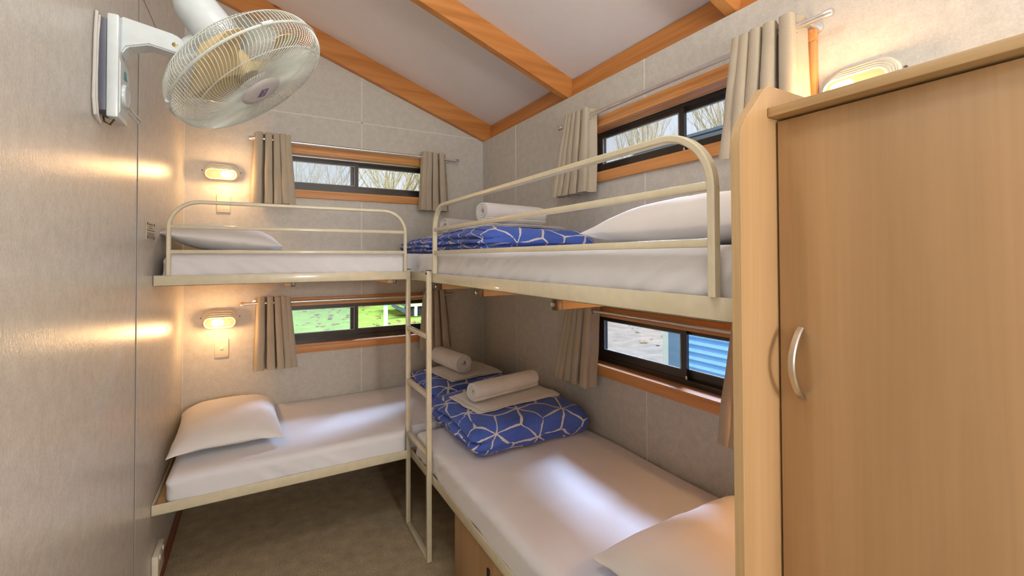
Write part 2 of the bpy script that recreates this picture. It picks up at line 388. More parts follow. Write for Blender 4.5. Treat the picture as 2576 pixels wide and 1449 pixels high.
# ------------------------------------------------------------------ room shell
# origin: back right corner at the carpet; x to the right, y to the back, z up
W = 2.05
def ceil_z(x): return 2.641 - 0.354 * x
YF = -5.2
def shell(name, mb, mat, label, cat, smooth=False):
    return tag(obj(name, mb, mat, smooth=smooth), label, cat, kind='structure')
mb = MB().box(-2.15, 0.1, YF, 0.1, -0.1, 0.0)
shell('floor', mb, M['carpet'], 'dark brown speckled loop carpet floor', 'floor')
mb = MB(); x0, x1 = -2.4, 0.32
mb.prism([(x0, ceil_z(x0)), (x1, ceil_z(x1)), (x1, ceil_z(x1) + 0.1), (x0, ceil_z(x0) + 0.1)], 1, YF, 0.35)
shell('ceiling', mb, M['ceiling'], 'sloping plain white ceiling', 'ceiling')
# openings
BX0, BX1 = -1.613, -0.430
RY0, RY1 = -2.497, -1.325
ZU0, ZU1, ZL0, ZL1 = 1.968, 2.240, 0.908, 1.200
mb = MB()
xs = [-2.15, BX0, BX1, 0.14]; zs = [-0.1, ZL0, ZL1, ZU0, ZU1]
for i in range(3):
    for j in range(4):
        if i == 1 and j in (1, 3): continue
        mb.box(xs[i], xs[i + 1], 0, 0.14, zs[j], zs[j + 1])
mb.prism([(-2.15, ZU1), (0.14, ZU1), (0.14, ceil_z(0.14)), (-2.15, ceil_z(-2.15))], 1, 0, 0.14)
shell('wall_back', mb, M['wall'], 'pale mottled back wall with two wide low windows', 'wall')
mb = MB(); ys = [YF, RY0, RY1, 0.0]; zs = [-0.1, ZL0, ZL1, ZU0, ZU1, 2.483]
for i in range(3):
    for j in range(5):
        if i == 1 and j in (1, 3): continue
        mb.box(0, 0.14, ys[i], ys[i + 1], zs[j], zs[j + 1])
shell('wall_right', mb, M['wall'], 'pale mottled right wall with two wide low windows', 'wall')
mb = MB().prism([(YF, -0.1), (0.0, -0.1), (0.0, ceil_z(-W)), (YF, ceil_z(-W))], 0, -2.15, -W)
shell('wall_left', mb, M['wall_left'], 'glossy pale mottled left wall', 'wall')
mb = MB().prism([(-2.15, -0.1), (0.1, -0.1), (0.1, ceil_z(0.1)), (-2.15, ceil_z(-2.15))], 1, YF - 0.08, YF)
shell('wall_front', mb, M['wall'], 'plain pale wall behind the viewer', 'wall')
# beams
mb = MB().box(0.052, 0.10, YF, 0.0, 2.46, ceil_z(0.08))
tag(obj('wall_plate_beam', mb, M['pine_y'], smooth=False), 'orange pine beam running along the top of the right wall', 'beam', kind='structure')
def rafter(y0, y1, h, label):
    xa, xb = -W, 0.052
    m = MB().prism([(xa, ceil_z(xa) - h), (xb, ceil_z(xb) - h), (xb, ceil_z(xb) + 0.01), (xa, ceil_z(xa) + 0.01)], 1, y0, y1)
    return tag(obj('rafter_beam', m, M['pine_x'], smooth=False), label, 'beam', kind='structure')
rafter(-0.045, 0.0, 0.158, 'orange pine rafter against the top of the back wall')
rafter(-1.140, -1.095, 0.134, 'orange pine rafter crossing the middle of the ceiling')
rafter(-2.235, -2.190, 0.134, 'orange pine rafter at the top edge of the view above the curtain')
# bolts in the rafters are dark plugged holes
# seams
k = 1
def seam(x0, x1, y0, y1, z0, z1, label):
    global k
    o = tag(obj('trim_%d' % k, MB().box(x0, x1, y0, y1, z0, z1), M['seam'], smooth=False), label, 'trim', kind='structure'); k += 1; return o
for (za, zb) in ((0.0, 0.865), (1.245, 1.925), (2.283, 2.95)):
    seam(-0.993, -0.985, -0.0015, 0.0, za, zb, 'thin pale joint strip on the back wall')
seam(-W, -0.005, -0.0015, 0.0, 2.497, 2.504, 'thin pale horizontal joint strip high on the back wall')
seam(-0.0015, 0.0, -0.547, -0.540, 0.0, 2.483, 'thin pale upright joint strip near the corner')
for (za, zb) in ((0.0, 0.865), (1.245, 1.925), (2.283, 2.483)):
    seam(-0.0015, 0.0, -1.777, -1.769, za, zb, 'thin pale joint strip at the right wall windows')
seam(-0.004, 0.0, -0.004, 0.0, 0.0, 2.483, 'thin pale corner bead')
seam(-W, -W + 0.003, -0.004, 0.0, 0.0, 3.3, 'thin pale bead in the left corner')
seam(-W, -W + 0.0018, -1.203, -1.196, 0.0, 3.35, 'thin pale upright joint strip on the left wall')
o = tag(obj('trim_%d' % k, MB().box(-W, -W + 0.0016, -1.2065, -1.203, 0, 3.35), M['seam_dark'], smooth=False), 'dark gap beside the left wall joint strip', 'trim', kind='structure')
o = tag(obj('trim_%d' % (k + 1), MB().box(-W, -W + 0.0012, -1.196, 0.0, 2.5255, 2.5285), M['seam_dark'], smooth=False), 'thin dark horizontal joint high on the left wall', 'trim', kind='structure')
mb = MB().rbox(-W, -W + 0.014, YF, 0.0, 0.0, 0.067, 0.004)
tag(obj('baseboard_left', mb, M['skirt']), 'red brown stained skirting board', 'baseboard', kind='structure')

# ------------------------------------------------------------------ windows
def window(idx, wall, a0, a1, z0, z1, label, screen):
    """a = x on the back wall, y on the right wall; depth d>0 goes outward"""
    def P(m, a_0, a_1, d0, d1, zz0, zz1, r=0.0):
        if wall == 'back': args = (a_0, a_1, d0, d1, zz0, zz1)
        else: args = (d0, d1, a_0, a_1, zz0, zz1)
        return m.rbox(*args, r) if r else m.box(*args)
    root = thing('window_%d' % idx, ((a0 + a1) / 2, 0.03, z0) if wall == 'back' else (0.03, (a0 + a1) / 2, z0), label, 'window', kind='structure')
    cm = M['cedar_x'] if wall == 'back' else M['cedar_y']
    t = 0.043
    m = MB(); P(m, a0 - t, a1 + t, -0.018, -0.0005, z1, z1 + t, 0.003); obj('head_board', m, cm, root)
    m = MB(); P(m, a0 - t, a1 + t, -0.018, -0.0005, z0 - t, z0, 0.003); obj('apron_board', m, cm, root)
    for s_ in (0, 1):
        m = MB(); P(m, (a0 - t) if s_ == 0 else a1, a0 if s_ == 0 else a1 + t, -0.018, -0.0005, z0, z1, 0.003); obj('side_board', m, M['cedar_z'], root)
    m = MB()
    P(m, a0, a1, -0.016, 0.137, z0, z0 + 0.012); obj('sill', m, cm, root, smooth=False)
    m = MB(); P(m, a0, a1, -0.016, 0.137, z1 - 0.012, z1)
    P(m, a0, a0 + 0.012, -0.016, 0.137, z0 + 0.012, z1 - 0.012); P(m, a1 - 0.012, a1, -0.016, 0.137, z0 + 0.012, z1 - 0.012)
    obj('reveal_lining', m, cm, root, smooth=False)
    m = MB(); P(m, a0 + 0.012, a1 - 0.012, 0.060, 0.064, z1 - 0.018, z1 - 0.0125); obj('weather_strip', m, M['alu'], root, smooth=False)
    b0, b1, c0, c1 = a0 + 0.012, a1 - 0.012, z0 + 0.012, z1 - 0.012
    m = MB(); f = 0.018
    for d0, d1, ff in ((0.074, 0.134, f), (0.070, 0.098, f - 0.006)):
        P(m, b0, b1, d0, d1, c0, c0 + ff); P(m, b0, b1, d0, d1, c1 - ff, c1)
        P(m, b0, b0 + ff, d0, d1, c0 + ff, c1 - ff); P(m, b1 - ff, b1, d0, d1, c0 + ff, c1 - ff)
    # track lip
    P(m, b0 + f, b1 - f, 0.074, 0.078, c0 + f, c0 + f + 0.006)
    obj('frame', m, M['bronze'], root, smooth=False)
    mid = (a0 + a1) / 2
    inner_first = (wall == 'right')     # which half carries the nearer sash
    def sash(lo, hi, d0, d1, nm):
        q = 0.028; qb = 0.046; m = MB(); zb, zt = c0 + f + qb, c1 - f - 0.018
        P(m, lo, hi, d0, d1, c0 + f, zb); P(m, lo, hi, d0, d1, zt, c1 - f)
        P(m, lo, lo + q, d0, d1, zb, zt); P(m, hi - q, hi, d0, d1, zb, zt)
        so = obj(nm, m, M['bronze'], root, smooth=False)
        m = MB(); e = 0.004; lo2, hi2 = lo + q, hi - q
        P(m, lo2, lo2 + e, d0 - 0.001, d0 + 0.006, zb, zt); P(m, hi2 - e, hi2, d0 - 0.001, d0 + 0.006, zb, zt)
        P(m, lo2 + e, hi2 - e, d0 - 0.001, d0 + 0.006, zb, zb + e); P(m, lo2 + e, hi2 - e, d0 - 0.001, d0 + 0.006, zt - e, zt)
        obj('glazing_bead', m, M['galv'], so, smooth=False)
        m = MB(); P(m, lo + q * .5, hi - q * .5, (d0 + d1) / 2 - 0.002, (d0 + d1) / 2 + 0.002, c0 + f + 0.023, c1 - f - 0.009)
        obj('pane', m, M['glass'], so, smooth=False)
        return so
    o_ = 0.026
    if wall == 'back':
        left, right = (b0 + f, mid + o_), (mid - o_, b1 - f)
        sash(*left, 0.081, 0.099, 'sliding_sash'); sash(*right, 0.103, 0.121, 'fixed_sash')
    else:
        near, far = (b0 + f, mid + o_), (mid - o_, b1 - f)
        sash(*far, 0.081, 0.099, 'sliding_sash'); sash(*near, 0.103, 0.121, 'fixed_sash')
        m = MB(); P(m, mid - o_ - 0.006, mid - o_ + 0.004, 0.076, 0.0815, c0 + f + 0.004, c0 + f + 0.022, 0.002); obj('sash_latch', m, M['alu'], root)
    if screen:
        m = MB(); P(m, left[0] + 0.02, left[1] - 0.02, 0.126, 0.1275, c0 + f + 0.02, c1 - f - 0.012); obj('flyscreen', m, M['screen'], root, smooth=False)
    return root
window(1, 'back', BX0, BX1, ZU0, ZU1, 'upper back wall sliding window looking out on bare trees', True)
window(2, 'back', BX0, BX1, ZL0, ZL1, 'lower back wall sliding window looking out on the lawn', True)
window(3, 'right', RY0, RY1, ZU0, ZU1, 'upper right wall sliding window showing sky and thin twigs', False)
window(4, 'right', RY0, RY1, ZL0, ZL1, 'lower right wall sliding window showing blue corrugated steel', False)

# ------------------------------------------------------------------ curtain rods and curtains
def rod(wall, a0, a1, z, label, off=0.075, r=0.0095):
    def Q(a, d, zz): return (a, -d, zz) if wall == 'back' else (-d, a, zz)
    root = thing('curtain_rod', Q((a0 + a1) / 2, off, z), label, 'curtain rod', 'curtain rods over the windows')
    obj('rod_tube', MB().tube([Q(a0, off, z), Q(a1, off, z)], r, 14), M['alu'], root)
    for a, s_ in ((a0, -1), (a1, 1)):
        m = MB().tube([Q(a - 0.004 * s_, off, z), Q(a + 0.02 * s_, off, z), Q(a + 0.024 * s_, off, z)], [0.0125, 0.0125, 0.010], 16)
        obj('end_cap', m, M['alu'], root)
    for a in (a0 + 0.055, a1 - 0.055):
        m = MB().tube([Q(a, off - r + 0.001, z), Q(a, 0.005, z)], 0.006, 10)
        m.tube([Q(a, 0.0055, z), Q(a, 0.0006, z)], 0.018, 16)
        obj('wall_bracket', m, M['alu'], root)
    return root
rod('back', -1.68, -0.275, 2.283, 'silver curtain rod above the upper back window')
rod('back', -1.72, -0.325, 1.222, 'silver curtain rod above the lower back window')
rod('right', -2.595, -1.195, 2.283, 'silver curtain rod above the upper right wall window')
rod('right', -2.60, -1.195, 1.222, 'silver curtain rod partly hidden under the right upper bunk')

def curtain(wall, t0, t1, b0, b1, zrod, zbot, label, nw=4.5, phase=0.0, amp=0.032, off=0.075, flip=1, seed=1, ampb=None, wide=0):
    def Q(a, d, zz): return (a, -d, zz) if wall == 'back' else (-d, a, zz)
    ztop = zrod + 0.040
    ampb = ampb or amp * 1.05
    th = 0.0016
    def wave(s):
        x = math.sin(2 * PI * (nw * s) + phase)
        return math.copysign(abs(x) ** 0.8, x)
    NU, NV = 220, 22
    def surf(side):
        def fn(u, v):
            s = u; t = v
            g = s + wide * 0.42 * (s - s * s); a = (t0 + (t1 - t0) * g) * (1 - t) + (b0 + (b1 - b0) * g) * t
            am = amp * (1 - t) + ampb * t
            d = off + wave(s) * am * flip
            # gathered folds lean in plan so that they read as tight pleats
            th_ = 2 * PI * nw * s + phase
            lean = -(1.98 if math.sin(th_) > 0 else -0.6) * math.sin(2 * th_) / (2 * PI * nw) * ((t1 - t0) * (1 - t) + (b1 - b0) * t)
            n1 = noise.noise(Vector((s * 7, t * 3, seed * 7.3))) * 0.010 * t
            n2 = noise.noise(Vector((s * 9 + 3, t * 2.2, seed * 3.1))) * 0.012 * t
            z = ztop + (zbot - ztop) * t + 0.004 * noise.noise(Vector((s * 6, 5.0, seed)))
            return Q(a + lean + n1 * 0.6, max(0.024, d + n2) + side * th, z)
        return fn
    root = thing('curtain', Q((t0 + t1) / 2, off, zbot), label, 'curtain', 'beige eyelet curtains')
    m = MB(); m.grid(NU, NV, surf(1)); o1 = len(m.v); m.grid(NU, NV, surf(-1))
    fs = m.f; rim = []
    for j in range(NV - 1):
        for i in (0, NU - 1):
            p, q = i * NV + j, i * NV + j + 1; rim.append((p, q, q + o1, p + o1))
    for i in range(NU - 1):
        for j in (0, NV - 1):
            p, q = i * NV + j, (i + 1) * NV + j; rim.append((p, q, q + o1, p + o1))
    m.f += rim
    obj('cloth', m, M['curtain'], root, angle=60)
    # eyelets where the cloth crosses the rod axis
    for kk in range(-1, int(2 * nw) + 2):
        s = (kk * 0.5 - phase / (2 * PI)) / nw
        if not 0.015 < s < 0.985: continue
        a = t0 + (t1 - t0) * (s + wide * 0.42 * (s - s * s))
        ax = Q(1, 0, 0); ax = Vector((1, 0, 0)) if wall == 'back' else Vector((0, 1, 0))
        axd = Vector((0.75, 0.66, 0)) if wall == 'back' else Vector((0.66, 0.75, 0))
        obj('eyelet', MB().torus(Q(a, off, zrod), ax, 0.0205, 0.0042, 22, 7), M['alu'], root)
    return root
curtain('back', -1.670, -1.478, -1.690, -1.448, 2.283, 1.866, 'beige eyelet curtain beside the upper lit wall lamp', 4.55, -1.1, seed=1, wide=1)
curtain('back', -0.560, -0.362, -0.585, -0.335, 2.283, 1.874, 'beige eyelet curtain between the upper back window and the corner', 4.6, 2.4, seed=2, wide=-1)
curtain('back', -1.652, -1.475, -1.668, -1.432, 1.222, 0.795, 'beige eyelet curtain between lower wall lamp and lower back window', 4.55, -1.1, seed=3, wide=1)
curtain('back', -0.545, -0.365, -0.580, -0.310, 1.222, 0.815, 'beige eyelet curtain seen behind the ladder', 4.6, 2.4, seed=4, wide=-1)
curtain('right', -1.472, -1.290, -1.464, -1.155, 2.283, 1.868, 'beige eyelet curtain beyond the right guard rail, left of upper right window', 4.6, -1.5, amp=0.036, seed=5, wide=1)
curtain('right', -2.522, -2.315, -2.535, -2.262, 2.283, 1.880, 'beige eyelet curtain rising behind the wardrobe end panel', 4.6, -1.5, amp=0.040, seed=6, wide=1)
curtain('right', -1.486, -1.298, -1.456, -1.168, 1.222, 0.805, 'beige eyelet curtain hanging below the right upper bunk', 4.6, -1.5, amp=0.036, seed=7, wide=1)
curtain('right', -2.535, -2.300, -2.545, -2.236, 1.222, 0.795, 'beige curtain edge showing past the wardrobe under the bunk', 4.6, -1.5, seed=8, wide=1)

# ------------------------------------------------------------------ wall lamps and switches
def capsule(w, h, n=14):
    r = h / 2; c = w / 2 - r
    pts = [(c + r * math.cos(t), r * math.sin(t)) for t in [(-PI / 2 + PI * i / n) for i in range(n + 1)]]
    pts += [(-c + r * math.cos(t), r * math.sin(t)) for t in [(PI / 2 + PI * i / n) for i in range(n + 1)]]
    return pts
def lamp(wall, a, z, label, boff, power=3.0):
    def Q(u, d, zz): return (a + u, -d, zz) if wall == 'back' else (-d, a + u, zz)
    root = thing('wall_lamp', Q(0, 0, z), label, 'wall lamp', 'oval eyelid wall lamps')
    def loft(levels, n=14, cap0=True, cap1=True):
        m = MB(); rings = []
        for (w, h, d, dz) in levels: rings.append([Q(u, d, z + dz + v) for u, v in capsule(w, h, n)])
        k_ = len(rings[0]); vs = [p for r in rings for p in r]; fs = []
        for i in range(len(rings) - 1):
            for j in range(k_): fs.append((i * k_ + j, i * k_ + (j + 1) % k_, (i + 1) * k_ + (j + 1) % k_, (i + 1) * k_ + j))
        if cap0: fs.append(tuple(range(k_))[::-1])
        if cap1: fs.append(tuple(range((len(rings) - 1) * k_, len(rings) * k_)))
        return m.add(vs, fs)
    obj('base_plate', loft([(0.196, 0.112, 0.0006, 0.004), (0.196, 0.112, 0.012, 0.004), (0.186, 0.102, 0.018, 0.004)]), M['ivory'], root)
    # bulb behind the diffuser, diffuser, and the stepped louvres over its top
    hh = lambda q: (0.184 - 0.005 * q, 0.100 - 0.0112 * q, 0.022 + 0.0125 * q, -0.047 + (0.100 - 0.0112 * q) / 2)
    obj('lamp_hood', loft([(hh(0)[0] - 0.012, hh(0)[1] - 0.012, 0.018, hh(0)[3]), (hh(3)[0] - 0.012, hh(3)[1] - 0.012, 0.056, hh(3)[3])]), M['ivory'], root)
    zc = hh(3)[3]
    obj('diffuser', loft([(0.157, 0.0545, 0.0565, zc), (0.157, 0.0545, 0.060, zc), (0.150, 0.048, 0.0635, zc), (0.10, 0.02, 0.066, zc)]), M['lens'], root, angle=70)
    pts = capsule(0.084, 0.046, 10); lv = MB()
    lv.add([Q(boff + p[0], 0.0605, z + zc + p[1]) for p in pts] + [Q(boff + p[0] * 0.7, 0.0675, z + zc + p[1] * 0.7) for p in pts],
           [tuple(range(len(pts), 2 * len(pts)))] + [(i, (i + 1) % len(pts), (i + 1) % len(pts) + len(pts), i + len(pts)) for i in range(len(pts))])
    obj('bulb_glow', lv, M['bulb'], root)
    for q in range(4):
        w0, h0, d, dz = hh(q); n = 22; m = MB()
        outer = capsule(w0, h0, n); inner = capsule(w0 - 0.011, h0 - 0.011, n); kk = len(outer)
        for i0 in range(kk):
            i1 = (i0 + 1) % kk; A = [outer[i0], outer[i1], inner[i1], inner[i0]]
            m.add([Q(u, d, z + dz + v) for u, v in A] + [Q(u * 0.992, d + 0.0055, z + dz - 0.001 + v * 0.985) for u, v in A],
                  [(0, 1, 2, 3), (7, 6, 5, 4), (0, 4, 5, 1), (2, 6, 7, 3)])
        obj('louvre' if q < 3 else 'rim', m, M['ivory'], root)
    light('wall_lamp_bulb', 'POINT', Q(boff, 0.115, z - 0.032), (0, 0, 0), power, (1.0, 0.56, 0.24), shadow_soft_size=0.02)
    for s_ in (-1, 1):
        m = MB().tube([Q(s_ * 0.1045, 0.0006, z + 0.012), Q(s_ * 0.1045, 0.006, z + 0.012)], [0.004, 0.0035], 10); obj('screw', m, M['darksteel'], root)
    return root
lamp('back', -1.853, 2.052, 'lit oval wall lamp above the left upper bunk', 0.03)
lamp('back', -1.855, 1.128, 'lit oval wall lamp under the left upper bunk', -0.012)
lamp('right', -2.665, 2.052, 'lit oval wall lamp showing above the wardrobe top', 0.03)
lamp('right', -2.72, 1.128, 'lit oval wall lamp behind the wardrobe over the right lower pillow', 0.0, 6.0)
def switch(x, z, label):
    root = thing('light_switch', (x, 0, z), label, 'light switch', 'white light switches')
    obj('switch_plate', MB().rbox(x - 0.0375, x + 0.0375, -0.009, -0.0005, z - 0.058, z + 0.058, 0.003), M['ivory'], root)
    for dz in (0.0365, -0.0365): obj('cover_line', MB().box(x - 0.03, x + 0.03, -0.0102, -0.009, z + dz - 0.001, z + dz + 0.001), M['ivory'], root)
    obj('rocker', MB().lathe([(0.0088, 0), (0.0085, 0.005), (0.006, 0.0065)], (x, -0.009, z), (0, -1, 0), 20), M['whiteplastic'], root)
switch(-1.8425, 1.862, 'white light switch plate below the upper left wall lamp')
switch(-1.848, 0.945, 'white light switch plate below the lower left wall lamp')

# ------------------------------------------------------------------ left wall bits
root = thing('notice_plate', (-W, -0.97, 1.625), 'small printed notice plate screwed to the left wall', 'sign')
obj('plate', MB().box(-W + 0.0006, -W + 0.003, -1.052, -0.889, 1.590, 1.664), M['plate'], root, smooth=False)
m = MB()
rr = random.Random(4)
for zz, a, b, h in ((1.654, -1.02, -0.93, 0.004), (1.646, -1.0, -0.95, 0.002), (1.638, -1.015, -0.935, 0.003), (1.6285, -1.045, -0.895, 0.004)):
    y = a
    while y < b:
        w = rr.uniform(0.004, 0.011); m.box(-W + 0.003, -W + 0.0034, y, min(b, y + w), zz - h / 2, zz + h / 2); y += w + 0.003
obj('printed_heading', m, M['print'], root, smooth=False)
m = MB()
for i in range(6):
    zz = 1.618 - i * 0.0045; y = -1.04
    while y < -0.90:
        w = rr.uniform(0.005, 0.014); m.box(-W + 0.003, -W + 0.0034, y, min(-0.90, y + w), zz - 0.0012, zz + 0.0012); y += w + 0.003
obj('printed_lines', m, M['print'], root, smooth=False)
for y in (-1.040, -0.901):
    for zz in (1.599, 1.656):
        obj('screw', MB().lathe([(0.006, 0), (0.005, 0.002)], (-W + 0.003, y, zz), (1, 0, 0), 10), M['darksteel'], root)
root = thing('power_outlet', (-W, -0.80, 0.17), 'white double power outlet low on the left wall by the skirting', 'power outlet')
obj('outlet_box', MB().rbox(-W + 0.0008, -W + 0.024, -0.885, -0.735, 0.105, 0.215, 0.003), M['ivory'], root)
for y in (-0.85, -0.775):
    m = MB()
    for (dy, dz, an) in ((-0.011, 0.008, 25), (0.011, 0.008, -25), (0, -0.012, 0)):
        m.box(-W + 0.0235, -W + 0.0246, y + dy - 0.0012, y + dy + 0.0012, 0.15 + dz - 0.006, 0.15 + dz + 0.006)
    obj('socket_slots', m, M['black'], root, smooth=False)
    obj('rocker_switch', MB().rbox(-W + 0.023, -W + 0.028, y - 0.006, y + 0.006, 0.185, 0.203, 0.001), M['whiteplastic'], root)

# ------------------------------------------------------------------ wall fan
FC = Vector((-1.684, -1.701, 2.098)); FN = Vector((0.5997, -0.092, -0.7949)).normalized(); FR = 0.245
fa = FN.orthogonal().normalized(); fb = FN.cross(fa)
root = thing('wall_fan', (-W, -1.65, 1.905), 'white wall mounted fan with wire grille tilted down over the room', 'fan')
by0, by1 = -1.712, -1.606
obj('mounting_bracket', MB().rbox(-W + 0.001, -2.026, by0 + 0.006, by1 - 0.006, 1.925, 2.185, 0.004), M['fangrey'], root)
m = MB().rbox(-2.026, -1.999, by0, by1, 1.908, 2.200, 0.005)
m.prism([(-2.0, 1.918), (-1.996, 1.93), (-1.996, 2.068), (-2.0, 2.085)], 1, by0 + 0.008, by1 - 0.006)
cb = obj('control_box', m, M['fanwhite'], root)
obj('dial_knob', MB().lathe([(0.033, 0), (0.033, 0.004), (0.030, 0.008), (0.024, 0.006), (0.022, 0.0065)], (-1.9965, -1.660, 1.984), (1, 0, 0), 28), M['fanwhite'], cb)
obj('sticker', MB().add([(-1.9955, -1.668, 2.030), (-1.9955, -1.632, 2.034), (-1.9955, -1.645, 2.058), (-1.9955, -1.666, 2.056)], [(0, 1, 2, 3)]), M['teal'], cb, smooth=False)
m = MB(); poly = [(-2.0, 2.205), (-1.875, 2.182), (-1.856, 2.170), (-1.850, 2.150), (-1.856, 2.130), (-1.870, 2.124), (-1.935, 2.136), (-1.985, 2.118), (-2.0, 2.09)]
m.prism(poly, 1, -1.694, -1.636)
bm = bmesh.new(); vs_ = [bm.verts.new(v) for v in m.v]; [bm.faces.new([vs_[i] for i in f]) for f in m.f]
bmesh.ops.recalc_face_normals(bm, faces=bm.faces[:]); bmesh.ops.bevel(bm, geom=bm.edges[:], offset=0.004, segments=2, affect='EDGES'); bm.verts.index_update()
m = MB().add([v.co[:] for v in bm.verts], [[v.index for v in f.verts] for f in bm.faces]); bm.free()
arm = obj('arm', m, M['fanwhite'], root)
m = MB().lathe([(0.0068, 0), (0.0068, 0.0012), (0.005, 0.002)], (-1.874, -1.694, 2.150), (0, -1, 0), 16); obj('arm_screw', m, M['brass'], arm)
# neck and motor
pv = FC - FN * 0.155
m = MB().tube([(-1.862, -1.653, 2.150), (-1.838, -1.665, 2.175), (-1.80, -1.68, 2.200)], [0.024, 0.022, 0.02], 14); obj('pivot_neck', m, M['fanwhite'], root)
m = MB().lathe([(0.0, -0.272), (0.036, -0.272), (0.047, -0.268), (0.056, -0.250), (0.060, -0.235), (0.063, -0.16), (0.066, -0.105), (0.062, -0.092), (0.0, -0.092)], FC, FN, 36, cap=False)
mo = obj('motor_housing', m, M['fanwhite'], root)
obj('oscillation_knob', MB().lathe([(0.010, -0.305), (0.012, -0.290), (0.006, -0.285), (0.006, -0.270)], FC, FN, 14), M['fanwhite'], mo)
# grilles
def ring(r, t, w, n=72): return [FC + FN * t + (fa * math.cos(2 * PI * i / n) + fb * math.sin(2 * PI * i / n)) * r for i in range(n)], w
def prof_front(q):   # q 0 rim -> 1 hub
    th = q * PI / 2
    r = 0.066 + (FR - 0.066) * (math.cos(th * 0.98) ** 0.62 if q < 1 else 0.0)
    return max(0.066, r), 0.004 + 0.056 * math.sin(th) ** 0.8 + 0.010 * math.sin(q * PI)
def prof_rear(q):
    th = q * PI / 2
    r = 0.066 + (FR - 0.066) * (math.cos(th * 0.98) ** 0.78 if q < 1 else 0.0)
    return max(0.066, r), -0.004 - 0.088 * math.sin(th) ** 0.9
def grille(name, prof, nw, twist, rings, rimr):
    m = MB()
    for i in range(nw):
        a0_ = 2 * PI * i / nw; pts = []
        for j in range(15):
            q = j / 14; r, t = prof(q); a_ = a0_ + twist * q * q
            pts.append(FC + FN * t + (fa * math.cos(a_) + fb * math.sin(a_)) * r)
        m.tube(pts, 0.00105, 4, cap=False)
    for q in rings:
        r, t = prof(q); p, _ = ring(r - 0.001, t - 0.0015, 0); m.tube(p, 0.0014, 5, closed=True)
    return obj(name, m, M['fanwire'], root)
gf = grille('front_grille', prof_front, 128, 0.55, (0.5, 0.97), 0.003)
gr_ = grille('rear_grille', prof_rear, 128, -0.30, (0.32, 0.6, 0.97), 0.003)
p, _ = ring(FR + 0.001, 0.0, 0); obj('rim_band', MB().tube(p, 0.0042, 8, closed=True), M['fanwire'], root)
for an in (0.5, 2.0, 3.6, 5.1):
    d = fa * math.cos(an) + fb * math.sin(an); c_ = FC + d * (FR + 0.005)
    tg = FN.cross(d)
    m = MB().tube([c_ - tg * 0.018, c_ + tg * 0.018], 0.006, 8); obj('rim_clip', m, M['fanwhite'], root)
m = MB().lathe([(0.066, 0.040), (0.069, 0.050), (0.069, 0.058), (0.062, 0.066), (0.045, 0.069), (0.0, 0.070)], FC, FN, 40, cap=False)
hb = obj('hub_cap', m, M['hubcap'], root)
# small purple badge: outlined plate with an underline and tiny letter strokes
e1 = Vector((0.25, -0.93, 0.27)); e1 = (e1 - FN * e1.dot(FN)).normalized(); e2 = FN.cross(e1)
if e2.z > 0: e2 = -e2
bc = FC + FN * 0.0705
def bq(m, u0, u1, v0, v1):
    c4 = [bc + e1 * u + e2 * v for u, v in ((u0, v0), (u1, v0), (u1, v1), (u0, v1))]
    c5 = [p_ + FN * 0.0008 for p_ in c4]; m.add(c4 + c5, [(3, 2, 1, 0), (4, 5, 6, 7)] + [(i, (i + 1) % 4, (i + 1) % 4 + 4, i + 4) for i in range(4)])
m = MB()
bq(m, -0.022, 0.022, -0.0135, -0.011); bq(m, -0.022, 0.022, 0.0035, 0.006); bq(m, -0.022, -0.020, -0.011, 0.0035); bq(m, 0.020, 0.022, -0.011, 0.0035); bq(m, -0.022, 0.022, 0.009, 0.011)
for i, u in enumerate((-0.014, -0.005, 0.004, 0.013)):
    bq(m, u - 0.003, u - 0.0015, -0.008, 0.001); bq(m, u - 0.0015, u + 0.003, (-0.008, -0.0045, -0.001, -0.008)[i], (-0.0065, -0.003, 0.001, -0.0065)[i])
obj('badge_print', m, M['purple'], hb, smooth=False)
# blades
def blade(a0_):
    m = MB(); nu, nv = 12, 16
    def fn(side):
        def g(u, v):
            r = 0.035 + (FR - 0.045 - 0.035) * v
            half = (0.34 + 0.46 * math.sin(min(1, v * 1.12) * PI / 2)) * (1.0 if v < 0.75 else math.sqrt(max(0.02, 1 - ((v - 0.75) / 0.26) ** 2)))
            a_ = a0_ + (u - 0.5) * 2 * half * 1.05 + v * 0.5
            t = -0.025 + (u - 0.5) * 0.060 * (1 - 0.30 * v) + 0.01 * math.sin(u * PI) + side * 0.0012
            return FC + FN * t + (fa * math.cos(a_) + fb * math.sin(a_)) * r
        return g
    m.grid(nu, nv, fn(1)); o1 = len(m.v); m.grid(nu, nv, fn(-1))
    for j in range(nv - 1):
        for i in (0, nu - 1): a, b = i * nv + j, i * nv + j + 1; m.f.append((a, b, b + o1, a + o1))
    for i in range(nu - 1):
        for j in (0, nv - 1): a, b = i * nv + j, (i + 1) * nv + j; m.f.append((a, b, b + o1, a + o1))
    return m
for i in range(3): obj('blade', blade(5.62 + i * 2 * PI / 3), M['fanblade'], root)
obj('blade_hub', MB().lathe([(0.0, 0.012), (0.03, 0.008), (0.036, -0.01), (0.036, -0.06), (0.0, -0.062)], FC, FN, 24, cap=False), M['fanblade'], root)
